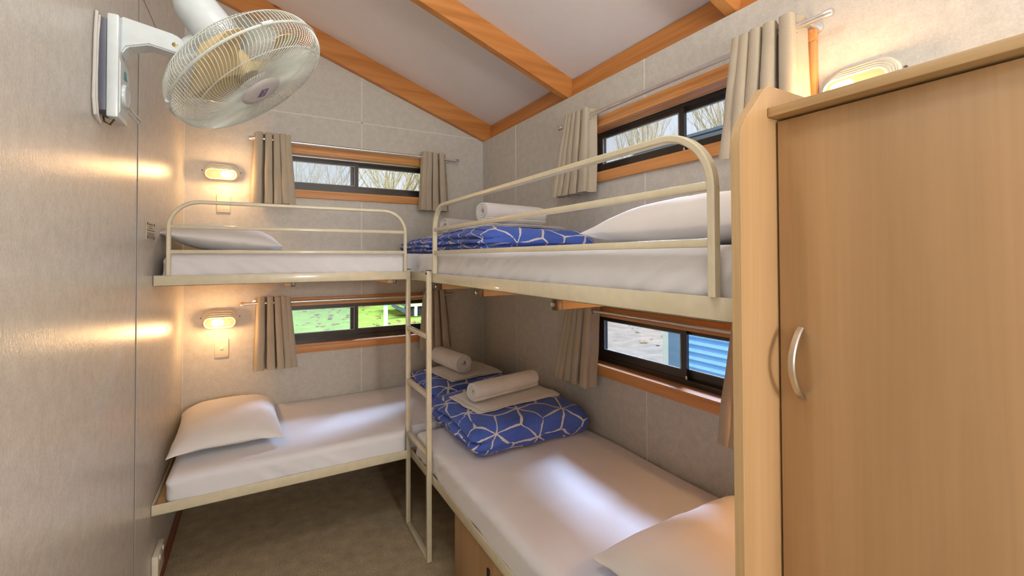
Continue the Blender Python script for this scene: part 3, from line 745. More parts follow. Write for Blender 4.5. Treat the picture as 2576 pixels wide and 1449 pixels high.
# cords
m = MB().tube([(-W + 0.006, by0 - 0.004, 2.16), (-W + 0.006, by0 - 0.014, 2.185), (-W + 0.006, by0 + 0.03, 2.20), (-W + 0.006, by0 + 0.07, 2.195)], 0.004, 8)
pts = [(-W + 0.006, by0 + 0.03, 2.196), (-W + 0.006, by0 - 0.012, 2.19), (-W + 0.006, by0 - 0.022, 2.12), (-W + 0.006, by0 - 0.026, 2.02), (-W + 0.006, by0 - 0.030, 1.95), (-W + 0.007, by0 - 0.022, 1.905), (-W + 0.008, by0 + 0.004, 1.895)]
m = MB().tube(pts, 0.0042, 8)
m.tube([(p_[0] + 0.002, p_[1] + 0.010 + 0.004 * math.sin(i * 1.7), p_[2] - 0.004) for i, p_ in enumerate(pts)], 0.0042, 8)
obj('bundled_cord', m, M['cord'], root)
m = MB().tube([(-2.035, by0 + 0.02, 1.909), (-2.03, by0 + 0.005, 1.893), (-2.020, by0 + 0.018, 1.889), (-2.014, by0 + 0.03, 1.907)], 0.0028, 7); obj('cord_clip', m, M['brass'], root)
m = MB(); yy = by1 - 0.001
for i in range(5): m.torus((-2.008, yy + 0.007 + i * 0.006, 1.985), (0, 1, 0), 0.0075 - 0.0006 * i, 0.0022, 14, 6)
m.tube([(-2.008, yy, 1.985), (-2.008, yy + 0.036, 1.985), (-2.000, yy + 0.07, 1.972), (-1.985, yy + 0.105, 1.955), (-1.990, yy + 0.09, 1.945), (-2.0, yy + 0.05, 1.955), (-2.006, yy, 1.962)], 0.0035, 8)
obj('cord_relief', m, M['cord'], root)

# ------------------------------------------------------------------ bunks
ZT_L, ZT_U = 0.448, 1.437
XR = -0.888          # aisle face of the right bunks
YLF = -0.907         # aisle face of the left bunks
def guard(root, along, lo, hi, face, zbase, label=None):
    """U of rectangular tube with two bars. along 'x' (left bunk) or 'y' (right bunk); face = outer coordinate"""
    zt = zbase + 0.3365; r = 0.118; hw, hd = 0.008, 0.011
    pts = [(lo + hw, zbase)]
    for i in range(0, 13):
        a = PI - (PI / 2) * i / 12; pts.append((lo + hw + r + r * math.cos(a), zt - hw - r + r * math.sin(a)))
    for i in range(0, 13):
        a = PI / 2 - (PI / 2) * i / 12; pts.append((hi - hw - r + r * math.cos(a), zt - hw - r + r * math.sin(a)))
    pts.append((hi - hw, zbase))
    def Q(a, z): return (a, face + hd, z) if along == 'x' else (face + hd, a, z)
    upv = (0, 1, 0) if along == 'x' else (1, 0, 0)
    c = 0.003
    sect = [(-hd, -hw + c), (-hd + c, -hw), (hd - c, -hw), (hd, -hw + c), (hd, hw - c), (hd - c, hw), (-hd + c, hw), (-hd, hw - c)]
    g = obj('guard_rail', MB().tube([Q(*p_) for p_ in pts], 0.01, sect=sect, upv=upv), M['cream'], root, angle=30)
    for zz in (zbase + 0.215, zbase + 0.104):
        if along == 'x': m = MB().rbox(lo + 2 * hw - 0.001, hi - 2 * hw + 0.001, face + 0.002, face + 0.018, zz - 0.0085, zz + 0.0085, 0.003)
        else: m = MB().rbox(face + 0.002, face + 0.018, lo + 2 * hw - 0.001, hi - 2 * hw + 0.001, zz - 0.0085, zz + 0.0085, 0.003)
        obj('guard_bar', m, M['cream'], g)
    return g
def bunk_left(zt, label, upper):
    root = thing('bunk_bed_frame', (-1.5, YLF, zt - 0.047), label, 'bed', 'steel framed bunks')
    m = MB().rbox(-W + 0.002, -0.926, YLF, YLF + 0.004, zt - 0.047, zt, 0.0015).rbox(-W + 0.002, -0.926, YLF, YLF + 0.04, zt - 0.047, zt - 0.043, 0.0015)
    obj('front_rail', m, M['cream'], root)
    m = MB().rbox(-W + 0.002, -W + 0.006, YLF + 0.004, -0.004, zt - 0.047, zt, 0.0015).rbox(-W + 0.002, -W + 0.04, YLF + 0.004, -0.004, zt - 0.047, zt - 0.043, 0.0015)
    obj('end_rail', m, M['cream'], root)
    obj('base_board', MB().prism([(-W + 0.008, YLF + 0.006), (-0.935, YLF + 0.006), (-0.935, -0.836), (-0.02, -0.836), (-0.02, -0.006), (-W + 0.008, -0.006)], 2, zt - 0.042, zt - 0.028), M['ply'], root, smooth=False)
    for x in (-1.50, -0.985):
        b = obj('cross_slat', MB().rbox(x - 0.035, x + 0.01, YLF + 0.05, -0.01, zt - 0.066, zt - 0.0475, 0.002), M['ply'], root)
        obj('angle_bracket', MB().rbox(x + 0.0105, x + 0.014, YLF + 0.045, YLF + 0.09, zt - 0.069, zt - 0.047, 0.001).rbox(x - 0.006, x + 0.014, YLF + 0.041, YLF + 0.045, zt - 0.069, zt - 0.047, 0.001), M['darksteel'], b)
    if upper: guard(root, 'x', -2.003, -0.929, YLF - 0.012, zt + 0.0003)
    return root
def bunk_right(zt, label, upper):
    root = thing('bunk_bed_frame', (XR, -1.9, zt - 0.047), label, 'bed', 'steel framed bunks')
    m = MB().rbox(XR, XR + 0.004, -2.818, -0.842, zt - 0.047, zt, 0.0015).rbox(XR, XR + 0.04, -2.818, -0.912, zt - 0.047, zt - 0.043, 0.0015)
    obj('front_rail', m, M['cream'], root)
    m = MB().rbox(XR + 0.004, -0.004, -2.822, -2.818, zt - 0.047, zt, 0.0015)
    obj('end_rail', m, M['cream'], root)
    obj('base_board', MB().box(XR + 0.006, -0.006, -2.814, -0.912, zt - 0.042, zt - 0.028), M['ply'], root, smooth=False)
    for y in ((-0.93, -1.462, -2.072) if upper else (-1.10,)):
        b = obj('cross_slat', MB().rbox(XR + 0.16, -0.01, y - 0.0, y + 0.045, zt - 0.104, zt - 0.0475, 0.002), M['ply'], root)
        obj('angle_bracket', MB().rbox(XR + 0.130, XR + 0.1595, y - 0.002, y + 0.022, zt - 0.106, zt - 0.047, 0.001), M['darksteel'], b)
        obj('bolt', MB().lathe([(0.010, 0), (0.009, 0.006), (0.004, 0.008)], (XR + 0.130, y + 0.01, zt - 0.085), (-1, 0, 0), 12), M['chrome'], b)
    if upper: guard(root, 'y', -2.778, -1.240, XR - 0.012, zt + 0.0003)
    return root
bunk_left(ZT_U, 'cream steel upper bunk with guard rail along the back wall', True)
bunk_left(ZT_L, 'cream steel lower bunk along the back wall, without guard rail', False)
bunk_right(ZT_U - 0.004, 'cream steel upper bunk with guard rail along the right wall', True)
bunk_right(0.428, 'cream steel lower bunk along the right wall over the cabinet', False)
# ladder
root = thing('bunk_ladder', (-0.90, -1.02, 0.0), 'cream steel ladder standing where the two bunks meet', 'ladder')
lx0, lx1 = -0.9135, -0.8895
for y0 in (-0.858, -1.204):
    p_ = obj('ladder_post', MB().rbox(lx0, lx1, y0, y0 + 0.020, 0.001, 1.445, 0.002), M['cream'], root)
    obj('post_cap', MB().box(lx0 - 0.0005, lx1 + 0.0005, y0 - 0.0005, y0 + 0.0205, 1.4452, 1.4485), M['black'], p_, smooth=False)
    obj('hook_bolt', MB().lathe([(0.006, 0), (0.006, 0.004), (0.003, 0.006)], (lx0, y0 + 0.010, 1.432), (-1, 0, 0), 12), M['darksteel'], p_)
for zz in (1.114, 0.818, 0.522):
    obj('rung', MB().rbox(lx0 + 0.001, lx1 - 0.001, -1.184, -0.858, zz - 0.012, zz + 0.012, 0.002), M['cream'], root)
obj('foot_bar', MB().rbox(lx0, lx1, -1.184, -0.858, 0.001, 0.022, 0.002), M['cream'], root)

# ------------------------------------------------------------------ bedding
def mattress(x0, x1, y0, y1, z0, z1, label, front, seed):
    def disp(p, n):
        q = Vector((p.x * 2.2, p.y * 2.2, p.z * 2.2 + seed * 9.7))
        a = 0.006 * noise.noise(q)
        # soft diagonal wrinkles of the fitted sheet on the sides
        if abs(n.z) < 0.9:
            s = (p.x if front == 'x' else p.y)
            w = noise.noise(Vector(((s * 9 + p.z * 16), seed, p.z * 3))) * 0.55 + noise.noise(Vector(((s * 22 - p.z * 14), seed + 4, p.z * 4))) * 0.35
            m_ = max(0.15, noise.noise(Vector((s * 1.7, seed * 3.1, 0))) * 1.0 + 0.75)
            rd = 1 - abs(noise.noise(Vector((s * 10.5 + p.z * 15.0, seed * 2.7, p.z * 1.5)))) * 2.4
            a += (0.006 * w + (0.030 if seed == 3 else 0.016) * max(0.0, rd) ** 2.5) * m_ * (1 - abs(n.z)) * min(1.0, max(0.10, (z1 - p.z) / 0.06))
        else:
            a += 0.0022 * noise.noise(Vector((p.x * 11 + p.y * 7, p.y * 4 - p.x * 5, seed)))
        r = p + n * a
        r.z = max(r.z, z0)
        if front == 'x' and p.x > -0.932: r.y = max(r.y, y0 + 0.068 * min(1.0, (p.x + 0.932) / 0.014))
        r.x = min(max(r.x, x0 - 0.004), x1 + 0.002); r.y = min(max(r.y, y0 - 0.004), y1 + 0.002)
        return r
    nx = 200 if front == 'x' else 40; ny = 40 if front == 'x' else 200
    m = MB().softbox(((x0 + x1) / 2, (y0 + y1) / 2, (z0 + z1) / 2), (x1 - x0, y1 - y0, z1 - z0), (0.030, 0.030, 0.032), (nx, ny, 20), disp)
    return tag(obj('mattress', m, M['sheet'], angle=80, loc=((x0 + x1) / 2, (y0 + y1) / 2, z0)), label, 'mattress', 'mattresses in white fitted sheets')
ZMU, ZML = 1.535, 0.548
mattress(-2.015, -0.012, -0.890, -0.008, ZT_U - 0.027, ZMU, 'mattress in white sheet on the left upper bunk', 'x', 1)
mattress(-2.000, -0.012, -0.898, -0.008, ZT_L - 0.027, ZML, 'mattress in white sheet on the left lower bunk', 'x', 2)
mattress(-0.869, -0.012, -2.806, -0.908, ZT_U - 0.031, ZMU, 'mattress in white sheet on the right upper bunk', 'y', 3)
mattress(-0.879, -0.012, -2.806, -0.908, 0.401, ZML - 0.004, 'mattress in white sheet on the right lower bunk', 'y', 4)

def pillow(cx, cy, zb, a, b, up, dn, rot, label, seed, tilt=(0, 0), sag=0.0):
    """a,b half sizes; up/dn thickness above and below the seam; zb = top of the mattress"""
    nu = nv = 46
    Rm = Matrix.Rotation(R_(rot), 3, 'Z')
    def prof(u, v):
        f = max(0.0, 1 - abs(u) ** 2.6) ** 0.55 * max(0.0, 1 - abs(v) ** 2.6) ** 0.55
        return f
    def pos(u, v, s):
        f = prof(u, v)
        x = a * u * (1 - 0.075 * (1 - v * v) * abs(u) ** 2); y = b * v * (1 - 0.065 * (1 - u * u) * abs(v) ** 2)
        corner = (abs(u * v)) ** 3
        z = (up if s > 0 else -dn) * f - sag * corner + tilt[0] * u + tilt[1] * v
        wr = 0.010 * noise.noise(Vector((u * 2.1, v * 2.1, seed))) + 0.004 * noise.noise(Vector((u * 6 + v * 3, v * 4, seed + 5)))
        edge = 0.006 * noise.noise(Vector((u * 5, v * 5, seed + 9))) * (1 - f)
        z += (wr * f if s > 0 else 0) + edge
        p_ = Rm @ Vector((x, y, 0)); return [cx + p_.x, cy + p_.y, zb + dn + z]
    m = MB(); sp = lambda t: math.sin((t * 2 - 1) * PI / 2)
    def cl(q):
        q[2] = max(q[2], zb + 0.0015); return q
    m.grid(nu, nv, lambda u, v: cl(pos(sp(u), sp(v), 1)))
    o1 = len(m.v); m.grid(nu, nv, lambda u, v: cl(pos(sp(u), sp(v), -1)))
    bm = bmesh.new(); vs_ = [bm.verts.new(v) for v in m.v]
    for f in m.f: bm.faces.new([vs_[i] for i in f])
    bmesh.ops.remove_doubles(bm, verts=bm.verts[:], dist=0.0008); bm.verts.index_update()
    m2 = MB().add([v.co[:] for v in bm.verts], [[v.index for v in f.verts] for f in bm.faces]); bm.free()
    root = thing('pillow', (cx, cy, zb), label, 'pillow', 'white pillows')
    obj('pillowcase', m2, M['pillow'], root, angle=120)
    return root
pillow(-1.785, -0.40, ZML + 0.004, 0.250, 0.345, 0.105, 0.045, 2, 'white pillow at the wall end of the left lower bunk', 11, sag=0.02)
pillow(-1.785, -0.42, ZMU + 0.004, 0.262, 0.345, 0.090, 0.062, -2, 'white pillow behind the guard rail of the left upper bunk', 12, tilt=(-0.030, 0))
pillow(-0.42, -2.455, ZMU + 0.004, 0.265, 0.345, 0.108, 0.052, 0, 'white pillow behind the right guard rail beside the wardrobe', 13)
pillow(-0.41, -2.515, ZML + 0.002, 0.350, 0.262, 0.105, 0.045, 0, 'white pillow in the bottom right corner on the right lower bunk', 14)

def duvet(x0, x1, y0, y1, z0, z1, label, layered, seed, rot=0.0, groove=0.0):
    """folded duvet; layered = side that shows the fold layers ('-x')"""
    c = Vector(((x0 + x1) / 2, (y0 + y1) / 2, 0)); h = z1 - z0
    Rz = Matrix.Rotation(R_(rot), 3, 'Z')
    UV = {}
    def disp(p, n):
        q = p.copy()
        # puffiness
        q += n * (0.010 * noise.noise(Vector((p.x * 5, p.y * 5, p.z * 5 + seed))) + 0.005 * noise.noise(Vector((p.x * 14, p.y * 14, p.z * 20 + seed))))
        # rounded plump corners in plan
        u = (p.x - c.x) / (x1 - x0) * 2; v = (p.y - c.y) / (y1 - y0) * 2
        q.z -= 0.18 * h * (abs(u) ** 4 + abs(v) ** 4) * (1 if n.z > -0.2 else 0) * max(0, (p.z - z0) / h)
        t = (p.z - z0) / h
        # fold grooves on the left end and the back side
        wob = 0.06 * noise.noise(Vector((p.y * 5, p.x * 3, seed)))
        bul = abs(math.sin(PI * (min(0.98, max(0.0, t)) * 3.1 + wob * 3))) ** 0.55
        k_ = max(0, -n.x) if '-x' in layered else 0
        fade = max(0.0, 1 - (p.x - x0) / 0.16) if '-x' in layered else 0
        kf = max(0, -n.y)
        if t < 0.97:
            q.x += (0.042 * (1 - bul) - 0.006) * k_
            q.y += 0.026 * (1 - bul) * kf * fade
        q.x += 0.016 * k_ * noise.noise(Vector((p.y * 8, t * 9, seed + 2)))
        g2 = math.exp(-((t - 0.24 - 0.06 * noise.noise(Vector((p.x * 4, seed, 3)))) / 0.055) ** 2)
        q.y += groove * g2 * kf; q.x -= 0.7 * groove * g2 * max(0, n.x)
        q.z = max(q.z, z0 + 0.001)
        d = Rz @ Vector((q.x - c.x, q.y - c.y, 0))
        return Vector((c.x + d.x, c.y + d.y, q.z))
    m = MB().softbox((c.x, c.y, (z0 + z1) / 2), (x1 - x0, y1 - y0, h), (0.06, 0.06, h * 0.48), (64, 64, 30), disp)
    off = Vector((seed * 0.37 + 0.11, seed * 0.23 + 0.05))
    def uvnet(q): return (q[0] + off.x, q[1] + off.y)
    return tag(obj('folded_duvet', m, M['duvet'], angle=100, uvfn=uvnet, loc=(c.x, c.y, z0)), label, 'duvet', 'folded blue patterned duvets')
DV1 = duvet(-0.755, -0.045, -1.435, -0.735, ZML + 0.002, 0.712, 'folded blue white-lined duvet nearest on the right lower bunk', '-x', 1)
DV2 = duvet(-0.665, -0.040, -0.705, -0.040, ZML + 0.004, 0.688, 'folded blue white-lined duvet in the back corner of left lower bunk', '-x', 2)
DV3 = duvet(-0.770, -0.070, -1.520, -0.830, ZMU + 0.004, 1.668, 'folded blue white-lined duvet on the right upper bunk behind the guard rail', '-x', 3, groove=0.032)
DV4 = duvet(-0.735, -0.040, -0.700, -0.060, ZMU + 0.005, 1.652, 'folded blue white-lined duvet in the corner of left upper bunk', '-x', 4, groove=0.02)

from mathutils.bvhtree import BVHTree
def heights(o):
    bv = BVHTree.FromPolygons([o.matrix_basis @ v.co for v in o.data.vertices], [tuple(p_.vertices) for p_ in o.data.polygons])
    def h(x, y, dflt):
        r = bv.ray_cast(Vector((x, y, 5)), Vector((0, 0, -1))); return r[0].z if r[0] is not None else dflt
    return h
def flat_towel(c, a, b, rot, z, label, seed, layers=2, t=0.007, on=None):
    hf = heights(on)
    z = hf(c[0], c[1], z)
    root = thing('folded_towel', (c[0], c[1], z), label, 'towel', 'flat folded white towels')
    Rz = Matrix.Rotation(R_(rot), 3, 'Z')
    for i in range(layers):
        s = 1 - 0.05 * i; ox = 0.012 * (i % 2); zi = i * (t + 0.0006) + 0.0035
        def disp(p, n):
            d = Rz @ Vector((p.x + ox, p.y - ox * 0.6, 0))
            e = 0.006 * noise.noise(Vector((p.x * 9, p.y * 9, seed + i)))
            droop = -0.010 * (abs(p.x / a) ** 5 + abs(p.y / b) ** 5) * 0
            X, Y = c[0] + d.x + e, c[1] + d.y + e
            hh = max(hf(X + q_, Y + w_, z - 0.02) for q_, w_ in ((0, 0), (0.012, 0), (-0.012, 0), (0, 0.012), (0, -0.012)))
            return Vector((X, Y, p.z + max(hh, z - 0.03)))
        m = MB().softbox((0, 0, zi + t / 2), (2 * a * s, 2 * b * s, t), (0.012, 0.012, t * 0.48), (30, 24, 4), disp)
        obj('towel_layer', m, M['towel'], root, angle=80)
    return root
def roll(p0, p1, r, label, seed, on=None):
    p0 = Vector(p0); p1 = Vector(p1)
    hf = heights(on); zz = max(hf(*p0.lerp(p1, q / 8).to_2d(), p0.z - r) for q in range(9)) + r * 0.99 + 0.021
    p0.z = zz; p1.z = zz
    ax = (p1 - p0).normalized(); up = Vector((0, 0, 1)); sd = ax.cross(up).normalized()
    Lh = (p1 - p0).length
    turns = 3.6; n = 150; th = r * 0.90 / (turns + 0.6)
    outer = []; inner = []
    for i in range(n + 1):
        a = i / n * turns * 2 * PI; rr_ = r * 0.12 + th * a / (2 * PI)
        sc_ = r / (r * 0.12 + th * turns + th * 0.86)
        an = a + 1.2 + PI * 0.2
        outer.append(((rr_ + th * 0.84) * sc_, an)); inner.append((rr_ * sc_, an))
    def P(rr_, an, t):
        w = 1 + 0.03 * noise.noise(Vector((math.cos(an) * 1.5, math.sin(an) * 1.5, t * 3 + seed)))
        en = 1 - 0.05 * max(0, abs(t * 2 - 1) - 0.86) / 0.14
        q = p0 + ax * (Lh * t) + sd * (math.cos(an) * rr_ * 1.05 * w * en) + up * (math.sin(an) * rr_ * 0.97 * w * en)
        return q + ax * (0.004 * noise.noise(Vector((rr_ * 40, an, seed))) * (1 if t in (0, 1) else 0))
    m = MB(); nt_ = 14; loop = outer + inner[::-1]; k_ = len(loop)
    vs = [P(rr_, an, j / (nt_ - 1)) for j in range(nt_) for rr_, an in loop]; fs = []
    for j in range(nt_ - 1):
        for i in range(k_): fs.append((j * k_ + i, j * k_ + (i + 1) % k_, (j + 1) * k_ + (i + 1) % k_, (j + 1) * k_ + i))
    for j in (0, nt_ - 1):
        for i in range(n): fs.append((j * k_ + i, j * k_ + i + 1, j * k_ + (k_ - 2 - i), j * k_ + (k_ - 1 - i)))
    m.add(vs, fs)
    o = obj('rolled_towel', m, M['towel'], angle=50, loc=(p0.x, p0.y, p0.z - r))
    return tag(o, label, 'towel', 'rolled white towels')
flat_towel((-0.400, -1.075), 0.275, 0.175, 4, 0.693, 'flat folded white towel on the nearest blue duvet', 1, on=DV1)
roll((-0.640, -1.150, 0.768), (-0.195, -1.065, 0.768), 0.056, 'rolled white towel lying across the nearest blue duvet', 1, on=DV1)
flat_towel((-0.345, -0.36), 0.215, 0.20, 8, 0.675, 'flat folded white towel on the lower corner duvet', 2, on=DV2)
roll((-0.405, -0.520, 0.762), (-0.450, -0.140, 0.762), 0.070, 'rolled white towel with spiral end facing us, lower corner duvet', 2, on=DV2)
flat_towel((-0.400, -1.16), 0.265, 0.17, 3, 1.664, 'flat folded white towel on the right upper bunk duvet', 3, on=DV3)
roll((-0.625, -1.24, 1.735), (-0.20, -1.16, 1.735), 0.060, 'rolled white towel behind the right upper guard rail', 3, on=DV3)
flat_towel((-0.38, -0.42), 0.22, 0.20, 6, 1.657, 'flat folded white towel on the upper corner duvet', 4, on=DV4)
roll((-0.57, -0.58, 1.729), (-0.22, -0.44, 1.729), 0.054, 'rolled white towel on the upper corner duvet', 4, on=DV4)

# ------------------------------------------------------------------ cabinets
root = thing('underbed_cabinet', (-0.45, -2.1, 0.0), 'pale timber cabinet under the right lower bunk', 'cabinet')
obj('cabinet_body', MB().box(-0.858, -0.03, -2.80, -1.455, 0.001, 0.376), M['maple'], root, smooth=False)
dr = obj('cabinet_door', MB().rbox(-0.874, -0.8585, -2.10, -1.457, 0.012, 0.374, 0.0015), M['maple'], root)
obj('finger_pull', MB().tube([(-0.8745, -1.792, 0.318), (-0.8745, -1.792, 0.292)], 0.009, 12), M['black'], dr)
obj('cabinet_door', MB().rbox(-0.874, -0.8585, -2.795, -2.105, 0.012, 0.374, 0.0015), M['maple'], root)

root = thing('wardrobe', (-0.40, -3.15, 0.0), 'pale maple wardrobe with bow handle at the right edge', 'wardrobe')
PY0, PY1 = -2.8455, -2.8285
poly = [(-0.005, 0.002), (-0.921, 0.002), (-0.921, 1.722)]
# chamfered top corner with eased arrises
def arc(p, a, b, n=6, r=0.03):
    p, a, b = Vector(p), Vector(a), Vector(b); u = (a - p).normalized(); v = (b - p).normalized()
    s = p + u * r; e = p + v * r; return [tuple((s * (1 - t) ** 2 + p * 2 * t * (1 - t) + e * t ** 2)) for t in [i / n for i in range(n + 1)]]
poly = [(-0.005, 0.002), (-0.921, 0.002)] + arc((-0.921, 1.735), (-0.921, 1.0), (-0.838, 1.826)) + arc((-0.838, 1.826), (-0.921, 1.735), (-0.005, 1.826), r=0.02) + [(-0.005, 1.826)]
m = MB(); n_ = len(poly)
m.prism(poly, 1, PY0, PY1)
sp_ = obj('end_panel', m, M['maple'], root, angle=25)
# paler edge banding along the visible front edge of the end panel
band = poly[1:-1]
m = MB(); t_ = 0.0009
vs = []; fs = []
for i, p_ in enumerate(band):
    q0 = Vector(band[max(0, i - 1)]); q1 = Vector(band[min(len(band) - 1, i + 1)]); d = (q1 - q0).normalized(); nrm = Vector((-d.y, d.x))
    for y in (PY0 - 0.0002, PY1 + 0.0002):
        for s_ in (0.0, t_):
            vs.append((p_[0] + nrm.x * s_, y, p_[1] + nrm.y * s_))
for i in range(len(band) - 1):
    a, b = i * 4, (i + 1) * 4
    fs += [(a, b, b + 1, a + 1), (a + 2, a + 3, b + 3, b + 2), (a + 1, b + 1, b + 3, a + 3), (a, a + 2, b + 2, b)]
m.add(vs, fs); obj('edge_banding', m, M['maple_edge'], sp_)
DX = -0.812
obj('carcass', MB().box(DX + 0.020, -0.005, -3.47, PY0 - 0.001, 0.06, 1.764), M['maple'], root, smooth=False)
obj('kick_board', MB().box(DX + 0.05, DX + 0.066, -3.47, PY0 - 0.001, 0.002, 0.0595), M['maple'], root, smooth=False)
obj('top_ledge', MB().rbox(-0.838, -0.005, -3.50, PY0 - 0.0005, 1.7655, 1.7835, 0.002), M['maple_edge_y'], root)
wd = obj('wardrobe_door', MB().rbox(DX, DX + 0.017, -3.462, PY0 - 0.0035, 0.064, 1.7610, 0.0015), M['maple'], root)
pts = []
for i in range(17):
    t = i / 16; pts.append((DX - 0.002 - 0.030 * math.sin(t * PI) ** 0.8, -2.886, 1.262 + 0.120 * t))
sect = [(-0.006, -0.003), (-0.004, -0.005), (0.004, -0.005), (0.006, -0.003), (0.006, 0.003), (0.004, 0.005), (-0.004, 0.005), (-0.006, 0.003)]
obj('bow_handle', MB().tube(pts, 0.005, sect=sect, upv=(0, 1, 0)), M['chrome'], wd)
obj('far_end_panel', MB().box(-0.838, -0.005, -3.4885, -3.4715, 0.002, 1.7645), M['maple'], root, smooth=False)

# ------------------------------------------------------------------ outside
GZ = -0.42
m = MB().add([(-14, 0.5, GZ), (3.2, 0.5, GZ), (3.6, 6.0, GZ), (30, 12, GZ), (30, 46, GZ), (-14, 46, GZ)], [(0, 1, 2, 3, 4, 5)])
tag(obj('lawn', m, M['lawn'], smooth=False), 'green lawn outside the lower back window', 'lawn', kind='structure')
m = MB().add([(0.4, -8, GZ - 0.01), (40, -8, GZ - 0.01), (40, 14, GZ - 0.01), (3.0, 7, GZ - 0.01), (0.4, 3, GZ - 0.01)], [(0, 1, 2, 3, 4)])
tag(obj('driveway', m, M['asphalt'], smooth=False), 'pale gravelly driveway outside the lower right window', 'driveway', kind='structure')
rnd = random.Random(7)
def leaves(name, spots, label):
    m = MB()
    for (x, y, s) in spots:
        a = rnd.uniform(0, 2 * PI); n = 9; pts = []
        for i in range(n):
            th = 2 * PI * i / n; rr_ = s * (1.0 if i % 2 == 0 else 0.55) * rnd.uniform(0.8, 1.15)
            pts.append((x + rr_ * math.cos(th + a), y + rr_ * math.sin(th + a), GZ + 0.008 + rnd.uniform(0, 0.45) * s))
        o = len(m.v); m.add([(x, y, GZ + 0.02)] + pts, [(0, i + 1, (i + 1) % n + 1) for i in range(n)])
    return tag(obj(name, m, M['leaf']), label, 'leaves', kind='stuff')
leaves('fallen_leaves', [q for q in [(rnd.uniform(-4, 3.9), rnd.uniform(6.5, 22), rnd.uniform(0.045, 0.10)) for _ in range(560)] if (q[1] < 10.6 or q[0] < 2.0 or q[1] > 14) and (abs(q[0] - 0.97) > 0.2 or abs(q[1] - 7) > 0.2)], 'dry brown leaves scattered over the green lawn')
leaves('fallen_leaves', [(rnd.uniform(4.2, 12), rnd.uniform(1.0, 9.5), rnd.uniform(0.04, 0.09)) for _ in range(130)], 'orange leaves scattered over the pale driveway')
# blue corrugated shed
SX = 2.5
root = thing('corrugated_shed', (SX + 1.2, -1.5, GZ), 'blue corrugated steel shed outside the right wall windows', 'shed')
m = MB(); npt = 260; pitch = 0.0845; zA, zB = GZ + 0.001, 2.67
for i in range(npt + 1):
    z = zA + (zB - zA) * i / npt; x = SX + 0.021 * math.sin(2 * PI * z / pitch)
    m.v += [(x, -6.0, z), (x, 0.02, z)]
m.f += [(2 * i, 2 * i + 1, 2 * i + 3, 2 * i + 2) for i in range(npt)]
obj('corrugated_wall', m, M['blue'], root, angle=60)
obj('wall_core', MB().box(SX + 0.03, SX + 3.0, -6.0, 0.20, GZ + 0.001, 2.67), M['bluetrim'], root, smooth=False)
obj('corner_flashing', MB().box(SX - 0.025, SX + 0.029, 0.022, 0.20, GZ + 0.001, 2.67), M['bluetrim'], root, smooth=False)
obj('corner_post', MB().box(SX - 0.035, SX + 0.05, 0.2005, 0.275, GZ + 0.001, 2.67), M['galv'], root, smooth=False)
m = MB()
m.prism([(SX - 0.16, 2.66), (SX - 0.10, 2.64), (SX - 0.04, 2.64), (SX - 0.04, 2.76), (SX - 0.17, 2.76)], 1, -6.2, 0.58)
obj('gutter', m, M['rooftrim'], root, smooth=False)
m = MB().prism([(SX - 0.19, 2.77), (SX + 3.0, 3.09), (SX + 3.0, 3.12), (SX - 0.19, 2.80)], 1, -6.2, 0.60); obj('roof', m, M['rooftrim'], root, smooth=False)
# veranda of the next cabin
root = thing('neighbour_veranda', (3.4, 11.5, GZ), 'blue grey timber veranda with dark lattice beyond the lawn', 'building')
for i in range(3):
    dz = -0.17 * i
    m = MB().prism([(2.30 + 0.02 * i, 0.06 + dz * 0.9), (4.0, 0.06 + dz * 0.35 + 0.1), (4.0, -0.03 + dz * 0.35), (2.30 + 0.02 * i, -0.08 + dz * 0.9)], 1, 10.98, 11.02)
m = MB().prism([(2.18, 0.06), (2.68, -0.20), (2.68, -0.36), (2.18, -0.06)], 1, 10.98, 11.02); obj('ramp_board', m, M['deckblue'], root, smooth=False)
m = MB().prism([(2.26, 0.22), (2.80, -0.05), (2.80, -0.18), (2.26, 0.08)], 1, 10.98, 11.02); obj('ramp_board', m, M['deckblue'], root, smooth=False)
obj('bearer', MB().box(2.70, 6.5, 10.97, 11.10, -0.10, 0.03), M['creampaint'], root, smooth=False)
for x in (2.95, 4.2, 5.4): obj('stump_post', MB().box(x, x + 0.085, 10.95, 11.05, GZ + 0.001, -0.101), M['whitepaint'], root, smooth=False)
m = MB()
for i in range(60):
    x = 2.70 + i * 0.065
    for s_ in (-1, 1):
        a = Vector((x, 11.06 + 0.01 * s_, GZ + 0.005)); b = a + Vector((0.30 * s_, 0, 0.30)); m.tube([a, b], 0.010, 4)
obj('lattice_screen', m, M['lattice'], root, smooth=False)
obj('lattice_backing', MB().box(2.66, 6.5, 11.12, 11.15, GZ + 0.001, -0.10), M['lattice'], root, smooth=False)
obj('veranda_deck', MB().box(2.60, 6.6, 10.95, 13.5, 0.0305, 0.08), M['deckblue'], root, smooth=False)
root = thing('marker_post', (0.97, 7.0, GZ), 'white post with pale blue cap on the lawn outside', 'post')
obj('post_shaft', MB().rbox(0.93, 1.01, 6.96, 7.04, GZ + 0.001, 0.395, 0.006), M['whitepaint'], root)
obj('post_cap', MB().rbox(0.922, 1.018, 6.952, 7.048, 0.3955, 0.445, 0.012), M['bluecap'], root)
